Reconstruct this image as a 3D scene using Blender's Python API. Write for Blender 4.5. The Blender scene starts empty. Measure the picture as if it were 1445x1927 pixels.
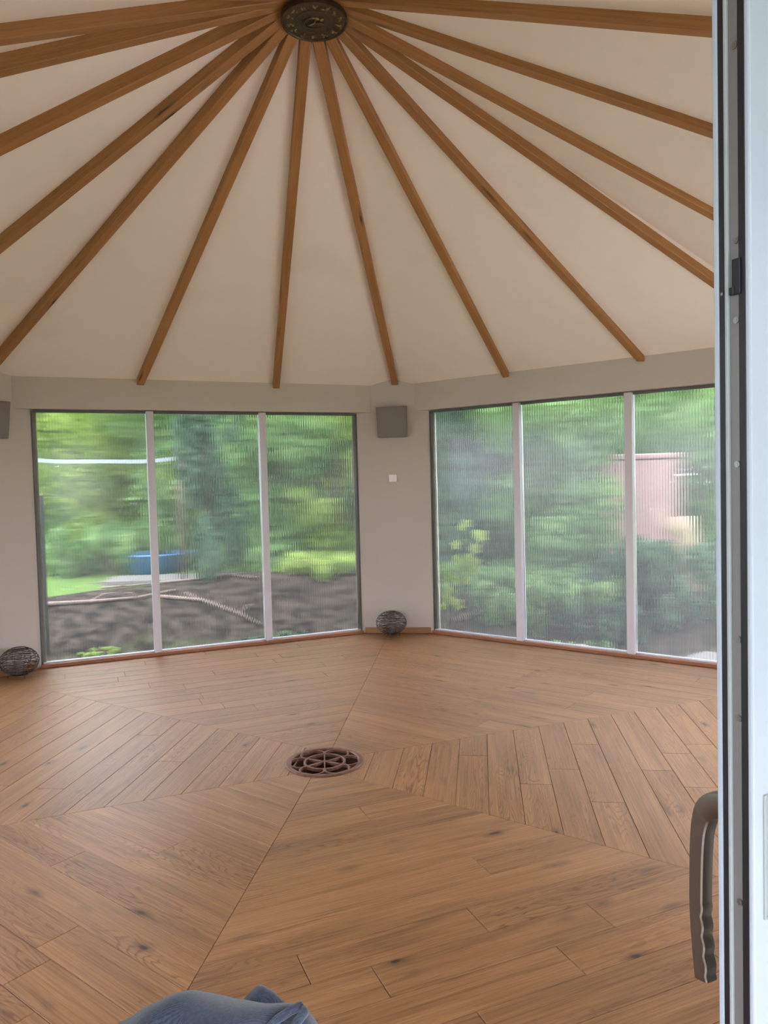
import bpy, bmesh, math, random
import numpy as np
from mathutils import Vector, Matrix
random.seed(7)
RD = math.radians
C = bpy.context.scene.collection

# ------------------------------------------------------------------ camera
W, H, FPX = 1445, 1927, 1413.86
CAM = Vector((0.8163, -3.724, 1.472))
FW = Vector((-0.12749019, 0.99099037, -0.04104074))
RT = Vector((0.99162936, 0.12650157, -0.02585676))
UP = Vector((0.02043209, 0.04399369, 0.99882285))
cd = bpy.data.cameras.new('camera')
cd.sensor_fit = 'HORIZONTAL'; cd.sensor_width = 36; cd.lens = FPX * 36 / W
cd.clip_start = 0.02; cd.clip_end = 300
co = bpy.data.objects.new('camera', cd); C.objects.link(co)
co.matrix_world = Matrix(((RT.x, UP.x, -FW.x, CAM.x), (RT.y, UP.y, -FW.y, CAM.y), (RT.z, UP.z, -FW.z, CAM.z), (0, 0, 0, 1)))
sc = bpy.context.scene
sc.camera = co

# ------------------------------------------------------------------ sky, exposure
SKY = 8.0
wd = bpy.data.worlds.new('overcast'); sc.world = wd; wd.use_nodes = True
nt = wd.node_tree; nt.nodes.clear()
wo = nt.nodes.new('ShaderNodeOutputWorld'); bg = nt.nodes.new('ShaderNodeBackground')
tc = nt.nodes.new('ShaderNodeTexCoord'); sp = nt.nodes.new('ShaderNodeSeparateXYZ')
mr = nt.nodes.new('ShaderNodeMapRange'); mr.inputs['To Min'].default_value = 0.55; mr.inputs['To Max'].default_value = 1.1
mx = nt.nodes.new('ShaderNodeMath'); mx.operation = 'MULTIPLY'; mx.inputs[1].default_value = SKY
bg.inputs['Color'].default_value = (0.84, 0.83, 0.98, 1)
nt.links.new(tc.outputs['Generated'], sp.inputs[0]); nt.links.new(sp.outputs['Z'], mr.inputs['Value'])
nt.links.new(mr.outputs[0], mx.inputs[0]); nt.links.new(mx.outputs[0], bg.inputs['Strength'])
nt.links.new(bg.outputs[0], wo.inputs[0])
sc.view_settings.view_transform = 'Standard'; sc.view_settings.look = 'None'
sc.view_settings.gamma = 1; sc.view_settings.use_curve_mapping = False
sc.view_settings.exposure = 0.85
cy = sc.cycles
cy.max_bounces = 12; cy.diffuse_bounces = 5; cy.transmission_bounces = 8; cy.glossy_bounces = 3
cy.caustics_refractive = True; cy.caustics_reflective = False
cy.sample_clamp_indirect = 6; cy.use_denoising = True
try: cy.denoiser = 'OPENIMAGEDENOISE'
except Exception: pass

# ------------------------------------------------------------------ helpers
def at(px, py, t):
    return CAM + (FW + RT * ((px - W / 2) / FPX) - UP * ((py - H / 2) / FPX)) * t

def axes(n):
    n = RD(n)
    return Vector((math.cos(n), math.sin(n), 0)), Vector((math.sin(n), -math.cos(n), 0))

def P(n, d, s, z=0.0):
    N, T = axes(n)
    v = N * d + T * s; v.z = z
    return v

def obj(name, verts, faces, mat, parent=None, smooth=False):
    me = bpy.data.meshes.new(name)
    me.from_pydata([tuple(v) for v in verts], [], faces)
    me.update()
    if mat: me.materials.append(mat)
    if smooth:
        me.polygons.foreach_set('use_smooth', [True] * len(me.polygons))
    o = bpy.data.objects.new(name, me); C.objects.link(o)
    if parent: o.parent = parent
    return o

def bobj(name, bm, mat, parent=None, smooth=False):
    me = bpy.data.meshes.new(name); bmesh.ops.recalc_face_normals(bm, faces=bm.faces[:]); bm.to_mesh(me); bm.free()
    if mat: me.materials.append(mat)
    if smooth: me.polygons.foreach_set('use_smooth', [True] * len(me.polygons))
    o = bpy.data.objects.new(name, me); C.objects.link(o)
    if parent: o.parent = parent
    return o

def struct(o): o['kind'] = 'structure'; return o
def tag(o, label, cat, group=None):
    o['label'] = label; o['category'] = cat
    if group: o['group'] = group
    return o
def empty(name, loc=(0, 0, 0), rz=0):
    o = bpy.data.objects.new(name, None); C.objects.link(o); o.location = loc; o.rotation_euler = (0, 0, rz)
    o.empty_display_size = 0.1
    return o
def copy_tree(o, parent=None):
    c = o.copy(); C.objects.link(c); c.parent = parent
    for ch in list(o.children): copy_tree(ch, c)
    return c

def box(bm, x0, x1, y0, y1, z0, z1, bev=0):
    m = Matrix.Translation(((x0 + x1) / 2, (y0 + y1) / 2, (z0 + z1) / 2)) @ Matrix.Diagonal((abs(x1 - x0), abs(y1 - y0), abs(z1 - z0), 1))
    r = bmesh.ops.create_cube(bm, size=1, matrix=m)
    if bev:
        es = list({e for v in r['verts'] for e in v.link_edges})
        bmesh.ops.bevel(bm, geom=es, offset=bev, segments=2, affect='EDGES', profile=0.5)

def tube(bm, pts, rad, seg=6, closed=False, caps=True):
    pts = [Vector(p) for p in pts]; n = len(pts); rings = []
    rads = rad if isinstance(rad, (list, tuple)) else [rad] * n
    prev = None
    for i, p in enumerate(pts):
        if closed: t = pts[(i + 1) % n] - pts[i - 1]
        else: t = pts[min(i + 1, n - 1)] - pts[max(i - 1, 0)]
        t.normalize()
        if prev is None:
            a = Vector((0, 0, 1)) if abs(t.z) < 0.9 else Vector((1, 0, 0))
            u = t.cross(a).normalized()
        else:
            u = (prev - t * prev.dot(t)).normalized()
        prev = u; v = t.cross(u)
        rings.append([bm.verts.new(p + (u * math.cos(2 * math.pi * k / seg) + v * math.sin(2 * math.pi * k / seg)) * rads[i]) for k in range(seg)])
    m = n if closed else n - 1
    for i in range(m):
        a, b = rings[i], rings[(i + 1) % n]
        for k in range(seg):
            bm.faces.new((a[k], a[(k + 1) % seg], b[(k + 1) % seg], b[k]))
    if not closed and caps:
        bm.faces.new(rings[0][::-1]); bm.faces.new(rings[-1])

def strip(bm, pts, w, z0, z1, closed=False):
    """flat bar of rectangular section following a plan curve"""
    n = len(pts); rings = []
    for i in range(n):
        a = Vector(pts[(i - 1) % n] if closed else pts[max(i - 1, 0)]); b = Vector(pts[(i + 1) % n] if closed else pts[min(i + 1, n - 1)])
        t = (b - a).normalized(); q = Vector((-t.y, t.x)); p = Vector(pts[i])
        ww = w[i] if isinstance(w, (list, tuple)) else w
        l, r = p + q * ww / 2, p - q * ww / 2
        l2, r2 = p + q * ww * 0.3, p - q * ww * 0.3
        rings.append([bm.verts.new((l.x, l.y, z0)), bm.verts.new((r.x, r.y, z0)), bm.verts.new((r.x, r.y, z1 - ww * .15)), bm.verts.new((r2.x, r2.y, z1)), bm.verts.new((l2.x, l2.y, z1)), bm.verts.new((l.x, l.y, z1 - ww * .15))])
    for i in range(n if closed else n - 1):
        a, b = rings[i], rings[(i + 1) % n]
        for k in range(6): bm.faces.new((a[k], a[(k + 1) % 6], b[(k + 1) % 6], b[k]))
    if not closed: bm.faces.new(rings[0]); bm.faces.new(rings[-1][::-1])

# ------------------------------------------------------------------ materials
def mat(name):
    m = bpy.data.materials.new(name); m.use_nodes = True
    n = m.node_tree.nodes; return m, n, m.node_tree.links, n['Principled BSDF']
def simple(name, col, rough=0.5, metal=0.0, spec=0.5, noise=0.0, nscale=20, bump=0.0, bscale=200):
    m, n, l, b = mat(name)
    b.inputs['Base Color'].default_value = (*col, 1); b.inputs['Roughness'].default_value = rough
    b.inputs['Metallic'].default_value = metal; b.inputs['Specular IOR Level'].default_value = spec
    t = n.new('ShaderNodeTexCoord')
    if noise:
        q = n.new('ShaderNodeTexNoise'); q.inputs['Scale'].default_value = nscale; q.inputs['Detail'].default_value = 6
        l.new(t.outputs['Object'], q.inputs['Vector'])
        r = n.new('ShaderNodeValToRGB'); r.color_ramp.elements[0].position = 0.3; r.color_ramp.elements[1].position = 0.7
        r.color_ramp.elements[0].color = (*[c * (1 - noise) for c in col], 1); r.color_ramp.elements[1].color = (*[min(1, c * (1 + noise)) for c in col], 1)
        l.new(q.outputs['Fac'], r.inputs[0]); l.new(r.outputs[0], b.inputs['Base Color'])
    if bump:
        q = n.new('ShaderNodeTexNoise'); q.inputs['Scale'].default_value = bscale; q.inputs['Detail'].default_value = 4
        l.new(t.outputs['Object'], q.inputs['Vector'])
        bp = n.new('ShaderNodeBump'); bp.inputs['Strength'].default_value = bump; bp.inputs['Distance'].default_value = 0.002
        l.new(q.outputs['Fac'], bp.inputs['Height']); l.new(bp.outputs[0], b.inputs['Normal'])
    return m

def wood(name, dark, mid, light, rough=0.4, knots=0.5, var=0.18, ring=0.5, coat=0.0, ksx=3.0, ksy=7.0, gain=1.0):
    """wood with the grain along local X; a random offset per object"""
    m, n, l, b = mat(name)
    t = n.new('ShaderNodeTexCoord'); oi = n.new('ShaderNodeObjectInfo')
    off = n.new('ShaderNodeVectorMath'); off.operation = 'MULTIPLY_ADD'
    cx = n.new('ShaderNodeCombineXYZ')
    for i in range(3): l.new(oi.outputs['Random'], cx.inputs[i])
    off.inputs[1].default_value = (37, 53, 11); l.new(cx.outputs[0], off.inputs[0]); l.new(t.outputs['Object'], off.inputs[2])
    def mapped(s):
        mp = n.new('ShaderNodeMapping'); mp.inputs['Scale'].default_value = s; l.new(off.outputs[0], mp.inputs['Vector']); return mp.outputs[0]
    def noise(s, detail=5, dist=0.0, sc_=1.0, rg=0.6):
        q = n.new('ShaderNodeTexNoise'); q.inputs['Scale'].default_value = sc_; q.inputs['Detail'].default_value = detail
        q.inputs['Distortion'].default_value = dist; q.inputs['Roughness'].default_value = rg; l.new(mapped(s), q.inputs['Vector']); return q.outputs['Fac']
    # fine streaks
    streak = noise((2.6, 150, 150), 6, 0.3, 1.0, 0.65)
    broad = noise((0.9, 9, 9), 3, 1.2)
    # cathedral figure: contour lines of a stretched noise
    fig = noise((1.0, 8.5, 8.5), 2.5, 0.25)
    mul = n.new('ShaderNodeMath'); mul.operation = 'MULTIPLY'; mul.inputs[1].default_value = 26; l.new(fig, mul.inputs[0])
    fr = n.new('ShaderNodeMath'); fr.operation = 'FRACT'; l.new(mul.outputs[0], fr.inputs[0])
    rr = n.new('ShaderNodeValToRGB'); e = rr.color_ramp.elements
    e[0].position = 0; e[0].color = (1, 1, 1, 1); e[1].position = 0.35; e[1].color = (0, 0, 0, 1)
    x = e.new(0.93); x.color = (0, 0, 0, 1); x = e.new(1.0); x.color = (1, 1, 1, 1)
    l.new(fr.outputs[0], rr.inputs[0])
    msk = n.new('ShaderNodeMapRange'); msk.inputs['From Min'].default_value = 0.42; msk.inputs['From Max'].default_value = 0.62
    l.new(noise((0.8, 3, 3), 2), msk.inputs['Value'])
    figm = n.new('ShaderNodeMath'); figm.operation = 'MULTIPLY'; l.new(rr.outputs[0], figm.inputs[0]); l.new(msk.outputs[0], figm.inputs[1])
    # base colour
    ramp = n.new('ShaderNodeValToRGB'); e = ramp.color_ramp.elements
    e[0].position = 0.32; e[0].color = (*dark, 1); e[1].position = 0.70; e[1].color = (*light, 1); x = e.new(0.5); x.color = (*mid, 1)
    mixf = n.new('ShaderNodeMix'); mixf.inputs[0].default_value = 0.35; l.new(streak, mixf.inputs[2]); l.new(broad, mixf.inputs[3])
    l.new(mixf.outputs[0], ramp.inputs[0])
    dk = n.new('ShaderNodeMix'); dk.data_type = 'RGBA'; dk.blend_type = 'MULTIPLY'
    fm = n.new('ShaderNodeMath'); fm.operation = 'MULTIPLY'; fm.inputs[1].default_value = ring; l.new(figm.outputs[0], fm.inputs[0])
    l.new(fm.outputs[0], dk.inputs[0]); l.new(ramp.outputs[0], dk.inputs[6]); dk.inputs[7].default_value = (0.55, 0.42, 0.32, 1)
    # knots
    vo = n.new('ShaderNodeTexVoronoi'); vo.inputs['Scale'].default_value = 1; vo.inputs['Randomness'].default_value = 1
    vm = n.new('ShaderNodeVectorMath'); vm.operation = 'ADD'; nz = n.new('ShaderNodeTexNoise'); nz.inputs['Scale'].default_value = 9
    l.new(off.outputs[0], nz.inputs['Vector']); sv = n.new('ShaderNodeVectorMath'); sv.operation = 'SCALE'; sv.inputs['Scale'].default_value = 0.22
    l.new(nz.outputs['Color'], sv.inputs[0]); l.new(mapped((ksx, ksy, ksy)), vm.inputs[0]); l.new(sv.outputs[0], vm.inputs[1]); l.new(vm.outputs[0], vo.inputs['Vector'])
    kr = n.new('ShaderNodeValToRGB'); e = kr.color_ramp.elements
    e[0].position = 0.05; e[0].color = (1, 1, 1, 1); e[1].position = 0.26; e[1].color = (0, 0, 0, 1); x = e.new(0.10); x.color = (.45, .45, .45, 1)
    l.new(vo.outputs['Distance'], kr.inputs[0])
    pk = n.new('ShaderNodeSeparateColor'); l.new(vo.outputs['Color'], pk.inputs[0])
    gt = n.new('ShaderNodeMath'); gt.operation = 'GREATER_THAN'; gt.inputs[1].default_value = 1 - knots; l.new(pk.outputs[0], gt.inputs[0])
    km = n.new('ShaderNodeMath'); km.operation = 'MULTIPLY'; l.new(kr.outputs[0], km.inputs[0]); l.new(gt.outputs[0], km.inputs[1])
    kk = n.new('ShaderNodeMix'); kk.data_type = 'RGBA'; l.new(km.outputs[0], kk.inputs[0]); l.new(dk.outputs[2], kk.inputs[6])
    kk.inputs[7].default_value = (dark[0] * .22, dark[1] * .22, dark[2] * .25, 1)
    # per-piece tone
    hs = n.new('ShaderNodeHueSaturation'); vr = n.new('ShaderNodeMapRange'); vr.inputs['To Min'].default_value = (1 - var) * gain; vr.inputs['To Max'].default_value = (1 + var) * gain
    l.new(oi.outputs['Random'], vr.inputs['Value']); l.new(vr.outputs[0], hs.inputs['Value']); l.new(kk.outputs[2], hs.inputs['Color'])
    l.new(hs.outputs[0], b.inputs['Base Color'])
    rm = n.new('ShaderNodeMapRange'); rm.inputs['To Min'].default_value = rough - 0.06; rm.inputs['To Max'].default_value = rough + 0.12
    l.new(streak, rm.inputs['Value']); l.new(rm.outputs[0], b.inputs['Roughness'])
    b.inputs['Coat Weight'].default_value = coat; b.inputs['Coat Roughness'].default_value = 0.3
    bp = n.new('ShaderNodeBump'); bp.inputs['Strength'].default_value = 0.25; bp.inputs['Distance'].default_value = 0.001
    l.new(streak, bp.inputs['Height']); l.new(bp.outputs[0], b.inputs['Normal'])
    return m

M = {}
M['oak'] = wood('oiled oak', (0.12, 0.051, 0.017), (0.25, 0.116, 0.042), (0.37, 0.19, 0.077), rough=0.37, knots=0.42, var=0.08, ring=1.0, coat=0.0, ksx=3.4, ksy=8.5)
M['pine'] = wood('pine', (0.27, 0.12, 0.036), (0.38, 0.185, 0.06), (0.47, 0.24, 0.085), rough=0.55, knots=0.55, var=0.06, ring=0.3, ksx=2.2, ksy=14)
M['skirt'] = wood('skirting oak', (0.25, 0.11, 0.035), (0.36, 0.17, 0.06), (0.42, 0.22, 0.09), rough=0.5, knots=0.0, var=0.05, ring=0.2)
M['threshold'] = wood('threshold wood', (0.20, 0.065, 0.03), (0.30, 0.11, 0.05), (0.36, 0.15, 0.07), rough=0.45, knots=0.0, var=0.05, ring=0.1)

def plaster(name, col, blot=0.04):
    m, n, l, b = mat(name)
    t = n.new('ShaderNodeTexCoord')
    a = n.new('ShaderNodeTexNoise'); a.inputs['Scale'].default_value = 1.6; a.inputs['Detail'].default_value = 3; l.new(t.outputs['Object'], a.inputs['Vector'])
    r = n.new('ShaderNodeValToRGB'); r.color_ramp.elements[0].position = 0.24; r.color_ramp.elements[1].position = 0.42
    r.color_ramp.elements[0].color = (*[c * (1 - blot * 2) for c in col], 1); r.color_ramp.elements[1].color = (*col, 1)
    l.new(a.outputs['Fac'], r.inputs[0]); l.new(r.outputs[0], b.inputs['Base Color'])
    b.inputs['Roughness'].default_value = 0.9; b.inputs['Specular IOR Level'].default_value = 0.15
    f = n.new('ShaderNodeTexNoise'); f.inputs['Scale'].default_value = 120; f.inputs['Detail'].default_value = 4; l.new(t.outputs['Object'], f.inputs['Vector'])
    bp = n.new('ShaderNodeBump'); bp.inputs['Strength'].default_value = 0.12; bp.inputs['Distance'].default_value = 0.002
    l.new(f.outputs['Fac'], bp.inputs['Height']); l.new(bp.outputs[0], b.inputs['Normal'])
    return m
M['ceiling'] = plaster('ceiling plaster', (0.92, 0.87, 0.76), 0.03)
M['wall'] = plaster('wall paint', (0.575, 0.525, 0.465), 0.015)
M['subfloor'] = simple('subfloor', (0.035, 0.018, 0.010), 0.9)
M['render'] = simple('outside render', (0.6, 0.58, 0.55), 0.9, noise=.1)
M['frame_white'] = simple('white window frame', (0.62, 0.60, 0.63), 0.4, bump=.05)
M['frame_dark'] = simple('grey seal', (0.12, 0.125, 0.13), 0.5)
M['grey_box'] = simple('grey speaker cloth', (0.235, 0.215, 0.19), 0.9, bump=.6, bscale=500)
M['grey_side'] = simple('grey speaker shell', (0.19, 0.175, 0.155), 0.6)
M['white_plastic'] = simple('white plastic', (0.92, 0.91, 0.89), 0.4)
M['wire'] = simple('brown wire', (0.045, 0.03, 0.025), 0.45, metal=.6)
M['iron'] = simple('rusted cast iron', (0.155, 0.068, 0.045), 0.42, metal=.35, noise=.3, nscale=40, bump=.4, bscale=150)
M['pit'] = simple('duct', (0.07, 0.02, 0.01), 0.7)
M['bronze'] = simple('dark bronze', (0.060, 0.042, 0.020), 0.45, metal=.4, noise=.35, nscale=45, bump=.3, bscale=90)
M['bronze_hi'] = simple('highlight bronze', (0.25, 0.18, 0.06), 0.4, metal=.5, noise=.5, nscale=60)  # lighter bronze tone, paints the highlights on the raised relief
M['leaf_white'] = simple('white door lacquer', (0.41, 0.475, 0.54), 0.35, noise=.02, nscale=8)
M['gasket'] = simple('black gasket', (0.006, 0.006, 0.010), 0.45)
M['lockstrip'] = simple('grey steel strip', (0.20, 0.195, 0.19), 0.5, metal=.4)
M['seal_grey'] = simple('pale grey profile', (0.33, 0.37, 0.37), 0.45)
M['screw'] = simple('steel screw', (0.35, 0.35, 0.35), 0.3, metal=1)
M['handle'] = simple('brown anodised metal', (0.17, 0.145, 0.12), 0.3, metal=.85, bump=.05)
M['glass'] = None

# denim: twill drawn from diagonal waves
def denim():
    m, n, l, b = mat('denim')
    t = n.new('ShaderNodeTexCoord')
    mp = n.new('ShaderNodeMapping'); mp.inputs['Rotation'].default_value = (0.3, 0.5, 0.9); l.new(t.outputs['Object'], mp.inputs['Vector'])
    w = n.new('ShaderNodeTexWave'); w.inputs['Scale'].default_value = 190; w.inputs['Distortion'].default_value = 1.5; w.inputs['Detail'].default_value = 2; l.new(mp.outputs[0], w.inputs['Vector'])
    q = n.new('ShaderNodeTexNoise'); q.inputs['Scale'].default_value = 260; q.inputs['Detail'].default_value = 5; l.new(t.outputs['Object'], q.inputs['Vector'])
    q2 = n.new('ShaderNodeTexNoise'); q2.inputs['Scale'].default_value = 12; q2.inputs['Detail'].default_value = 3; l.new(t.outputs['Object'], q2.inputs['Vector'])
    mi = n.new('ShaderNodeMix'); mi.inputs[0].default_value = 0.72; l.new(w.outputs['Fac'], mi.inputs[2]); l.new(q.outputs['Fac'], mi.inputs[3])
    mi2 = n.new('ShaderNodeMix'); mi2.inputs[0].default_value = 0.4; l.new(mi.outputs[0], mi2.inputs[2]); l.new(q2.outputs['Fac'], mi2.inputs[3])
    r = n.new('ShaderNodeValToRGB'); r.color_ramp.elements[0].position = 0.28; r.color_ramp.elements[1].position = 0.72
    r.color_ramp.elements[0].color = (0.022, 0.032, 0.05, 1); r.color_ramp.elements[1].color = (0.085, 0.108, 0.155, 1)
    l.new(mi2.outputs[0], r.inputs[0]); l.new(r.outputs[0], b.inputs['Base Color'])
    b.inputs['Roughness'].default_value = 0.95; b.inputs['Specular IOR Level'].default_value = 0.1
    b.inputs['Sheen Weight'].default_value = 0.3
    bp = n.new('ShaderNodeBump'); bp.inputs['Strength'].default_value = 0.5; bp.inputs['Distance'].default_value = 0.001
    l.new(mi.outputs[0], bp.inputs['Height']); l.new(bp.outputs[0], b.inputs['Normal'])
    return m
M['denim'] = denim()

# fluted twin-wall sheet: clear plastic whose flutes bend light sideways only
def flute_mat(haze, name, amp=0.16):
    m, n, l, b = mat(name); n.remove(b); out = n['Material Output']
    t = n.new('ShaderNodeTexCoord'); g = n.new('ShaderNodeNewGeometry')
    mp = n.new('ShaderNodeMapping'); mp.inputs['Scale'].default_value = (1700, 0.4, 4); l.new(t.outputs['Object'], mp.inputs['Vector'])
    q = n.new('ShaderNodeTexNoise'); q.inputs['Scale'].default_value = 1; q.inputs['Detail'].default_value = 2; l.new(mp.outputs[0], q.inputs['Vector'])
    s1 = n.new('ShaderNodeMath'); s1.operation = 'SUBTRACT'; s1.inputs[1].default_value = 0.5; l.new(q.outputs['Fac'], s1.inputs[0])
    s2 = n.new('ShaderNodeMath'); s2.operation = 'MULTIPLY'; s2.inputs[1].default_value = amp * 3.2; l.new(s1.outputs[0], s2.inputs[0])
    sx = n.new('ShaderNodeSeparateXYZ'); l.new(t.outputs['Object'], sx.inputs[0])
    k = n.new('ShaderNodeMath'); k.operation = 'MULTIPLY'; k.inputs[1].default_value = 2 * math.pi / 0.0227; l.new(sx.outputs['X'], k.inputs[0])
    sn = n.new('ShaderNodeMath'); sn.operation = 'SINE'; l.new(k.outputs[0], sn.inputs[0])
    sm = n.new('ShaderNodeMath'); sm.operation = 'MULTIPLY'; sm.inputs[1].default_value = amp * 0.85; l.new(sn.outputs[0], sm.inputs[0])
    # slow vertical waviness of the sheet
    mp2 = n.new('ShaderNodeMapping'); mp2.inputs['Scale'].default_value = (0.9, 0.5, 2.0); l.new(t.outputs['Object'], mp2.inputs['Vector'])
    q2 = n.new('ShaderNodeTexNoise'); q2.inputs['Scale'].default_value = 1; l.new(mp2.outputs[0], q2.inputs['Vector'])
    v1 = n.new('ShaderNodeMath'); v1.operation = 'SUBTRACT'; v1.inputs[1].default_value = 0.5; l.new(q2.outputs['Fac'], v1.inputs[0])
    v2 = n.new('ShaderNodeMath'); v2.operation = 'MULTIPLY'; v2.inputs[1].default_value = 0.10; l.new(v1.outputs[0], v2.inputs[0])
    ad = n.new('ShaderNodeMath'); l.new(s2.outputs[0], ad.inputs[0]); l.new(sm.outputs[0], ad.inputs[1])
    cb = n.new('ShaderNodeCombineXYZ'); l.new(ad.outputs[0], cb.inputs[0]); l.new(v2.outputs[0], cb.inputs[2])
    vt = n.new('ShaderNodeVectorTransform'); vt.vector_type = 'VECTOR'; vt.convert_from = 'OBJECT'; vt.convert_to = 'WORLD'; l.new(cb.outputs[0], vt.inputs[0])
    va = n.new('ShaderNodeVectorMath'); l.new(g.outputs['Normal'], va.inputs[0]); l.new(vt.outputs[0], va.inputs[1])
    vn = n.new('ShaderNodeVectorMath'); vn.operation = 'NORMALIZE'; l.new(va.outputs[0], vn.inputs[0])
    rf = n.new('ShaderNodeBsdfRefraction'); rf.inputs['IOR'].default_value = 1.45; rf.inputs['Roughness'].default_value = 0.0
    rf.inputs['Color'].default_value = (0.96, 0.985, 0.97, 1); l.new(vn.outputs[0], rf.inputs['Normal'])
    tr = n.new('ShaderNodeBsdfTranslucent'); tr.inputs['Color'].default_value = (0.93, 0.96, 0.95, 1)
    df = n.new('ShaderNodeBsdfDiffuse'); df.inputs['Color'].default_value = (0.7, 0.72, 0.71, 1)
    gl = n.new('ShaderNodeBsdfGlossy'); gl.inputs['Roughness'].default_value = 0.12
    m1 = n.new('ShaderNodeMixShader'); m1.inputs[0].default_value = haze; l.new(rf.outputs[0], m1.inputs[1]); l.new(tr.outputs[0], m1.inputs[2])
    m2 = n.new('ShaderNodeMixShader'); m2.inputs[0].default_value = haze * 0.25; l.new(m1.outputs[0], m2.inputs[1]); l.new(df.outputs[0], m2.inputs[2])
    fn = n.new('ShaderNodeFresnel'); fn.inputs['IOR'].default_value = 1.35
    m3 = n.new('ShaderNodeMixShader'); l.new(fn.outputs[0], m3.inputs[0]); l.new(m2.outputs[0], m3.inputs[1]); l.new(gl.outputs[0], m3.inputs[2])
    l.new(m3.outputs[0], out.inputs['Surface'])
    return m
M['sheet_clear'] = flute_mat(0.014, 'fluted sheet clear', 0.075)
M['sheet_hazy'] = flute_mat(0.045, 'fluted sheet hazy', 0.07)
def ribmat():
    m, n, l, b = mat('sheet ribs'); n.remove(b)
    t = n.new('ShaderNodeBsdfTransparent'); t.inputs[0].default_value = (.85, .88, .87, 1); d = n.new('ShaderNodeBsdfTranslucent'); d.inputs[0].default_value = (.8, .85, .84, 1)
    mi = n.new('ShaderNodeMixShader'); mi.inputs[0].default_value = 0.25; l.new(t.outputs[0], mi.inputs[1]); l.new(d.outputs[0], mi.inputs[2]); l.new(mi.outputs[0], n['Material Output'].inputs[0])
    return m
M['rib'] = ribmat()

def clearmat():
    m, n, l, b = mat('clear window glass'); n.remove(b)
    t = n.new('ShaderNodeBsdfTransparent'); t.inputs[0].default_value = (.96, .98, .97, 1); g = n.new('ShaderNodeBsdfGlossy'); g.inputs['Roughness'].default_value = 0
    mi = n.new('ShaderNodeMixShader'); mi.inputs[0].default_value = 0.05; l.new(t.outputs[0], mi.inputs[1]); l.new(g.outputs[0], mi.inputs[2]); l.new(mi.outputs[0], n['Material Output'].inputs[0])
    return m
M['clear'] = clearmat()
def leafmat(name, c1, c2, trans=0.4):
    m, n, l, b = mat(name); out = n['Material Output']; n.remove(b)
    t = n.new('ShaderNodeTexCoord'); q = n.new('ShaderNodeTexNoise'); q.inputs['Scale'].default_value = 2.2; q.inputs['Detail'].default_value = 5
    l.new(t.outputs['Object'], q.inputs['Vector'])
    r = n.new('ShaderNodeValToRGB'); r.color_ramp.elements[0].position = 0.35; r.color_ramp.elements[1].position = 0.68
    r.color_ramp.elements[0].color = (*c1, 1); r.color_ramp.elements[1].color = (*c2, 1); l.new(q.outputs['Fac'], r.inputs[0])
    d = n.new('ShaderNodeBsdfDiffuse'); tr = n.new('ShaderNodeBsdfTranslucent'); l.new(r.outputs[0], d.inputs[0]); l.new(r.outputs[0], tr.inputs[0])
    mi = n.new('ShaderNodeMixShader'); mi.inputs[0].default_value = trans; l.new(d.outputs[0], mi.inputs[1]); l.new(tr.outputs[0], mi.inputs[2])
    l.new(mi.outputs[0], out.inputs['Surface'])
    return m
M['leaf_a'] = leafmat('leaf yellow green', (0.13, 0.22, 0.04), (0.33, 0.42, 0.12), 0.5)
M['leaf_b'] = leafmat('leaf mid green', (0.07, 0.14, 0.05), (0.21, 0.32, 0.13), 0.45)
M['leaf_c'] = leafmat('leaf blue green', (0.02, 0.04, 0.025), (0.10, 0.17, 0.10), 0.3)
M['bark'] = simple('bark', (0.085, 0.065, 0.045), 0.95, noise=.4, nscale=12)
M['twig'] = simple('pale twig', (0.12, 0.09, 0.07), 0.9, noise=.3, nscale=30)
M['pale_bark'] = simple('pale bark', (0.21, 0.16, 0.10), 0.9, noise=.25, nscale=9)
M['blue'] = simple('blue plastic', (0.035, 0.12, 0.25), 0.5)
M['pink'] = simple('salmon render', (0.27, 0.17, 0.15), 0.9, noise=.08, nscale=5)
M['white_rope'] = simple('white webbing', (0.17, 0.20, 0.195), 0.7)
M['dark_post'] = simple('dark post', (0.03, 0.03, 0.028), 0.7)
M['path'] = simple('pale paving', (0.085, 0.082, 0.072), 0.9, noise=.15, nscale=3)

# ------------------------------------------------------------------ room shell
HEXN = (0, 60, 120, 180, 240, 300)
AP, PIL, HW, MH = 3.1606, 3.4602, 1.425, 0.493
WT = 2.125          # window top
HDR = 3.10          # header face distance
APEX = (0.05, 0.01, 3.90)
SL = (3.90 - 2.392) / 3.10
def ceil_z(n): return 3.90 - SL * n
def clip(poly, nx, ny, d):
    """keep the side nx*x+ny*y <= d"""
    out = []
    for i in range(len(poly)):
        a, b = poly[i - 1], poly[i]; da = a[0] * nx + a[1] * ny - d; db = b[0] * nx + b[1] * ny - d
        if (da <= 0) != (db <= 0):
            t = da / (da - db); out.append((a[0] + (b[0] - a[0]) * t, a[1] + (b[1] - a[1]) * t))
        if db <= 0: out.append(b)
    return out

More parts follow.
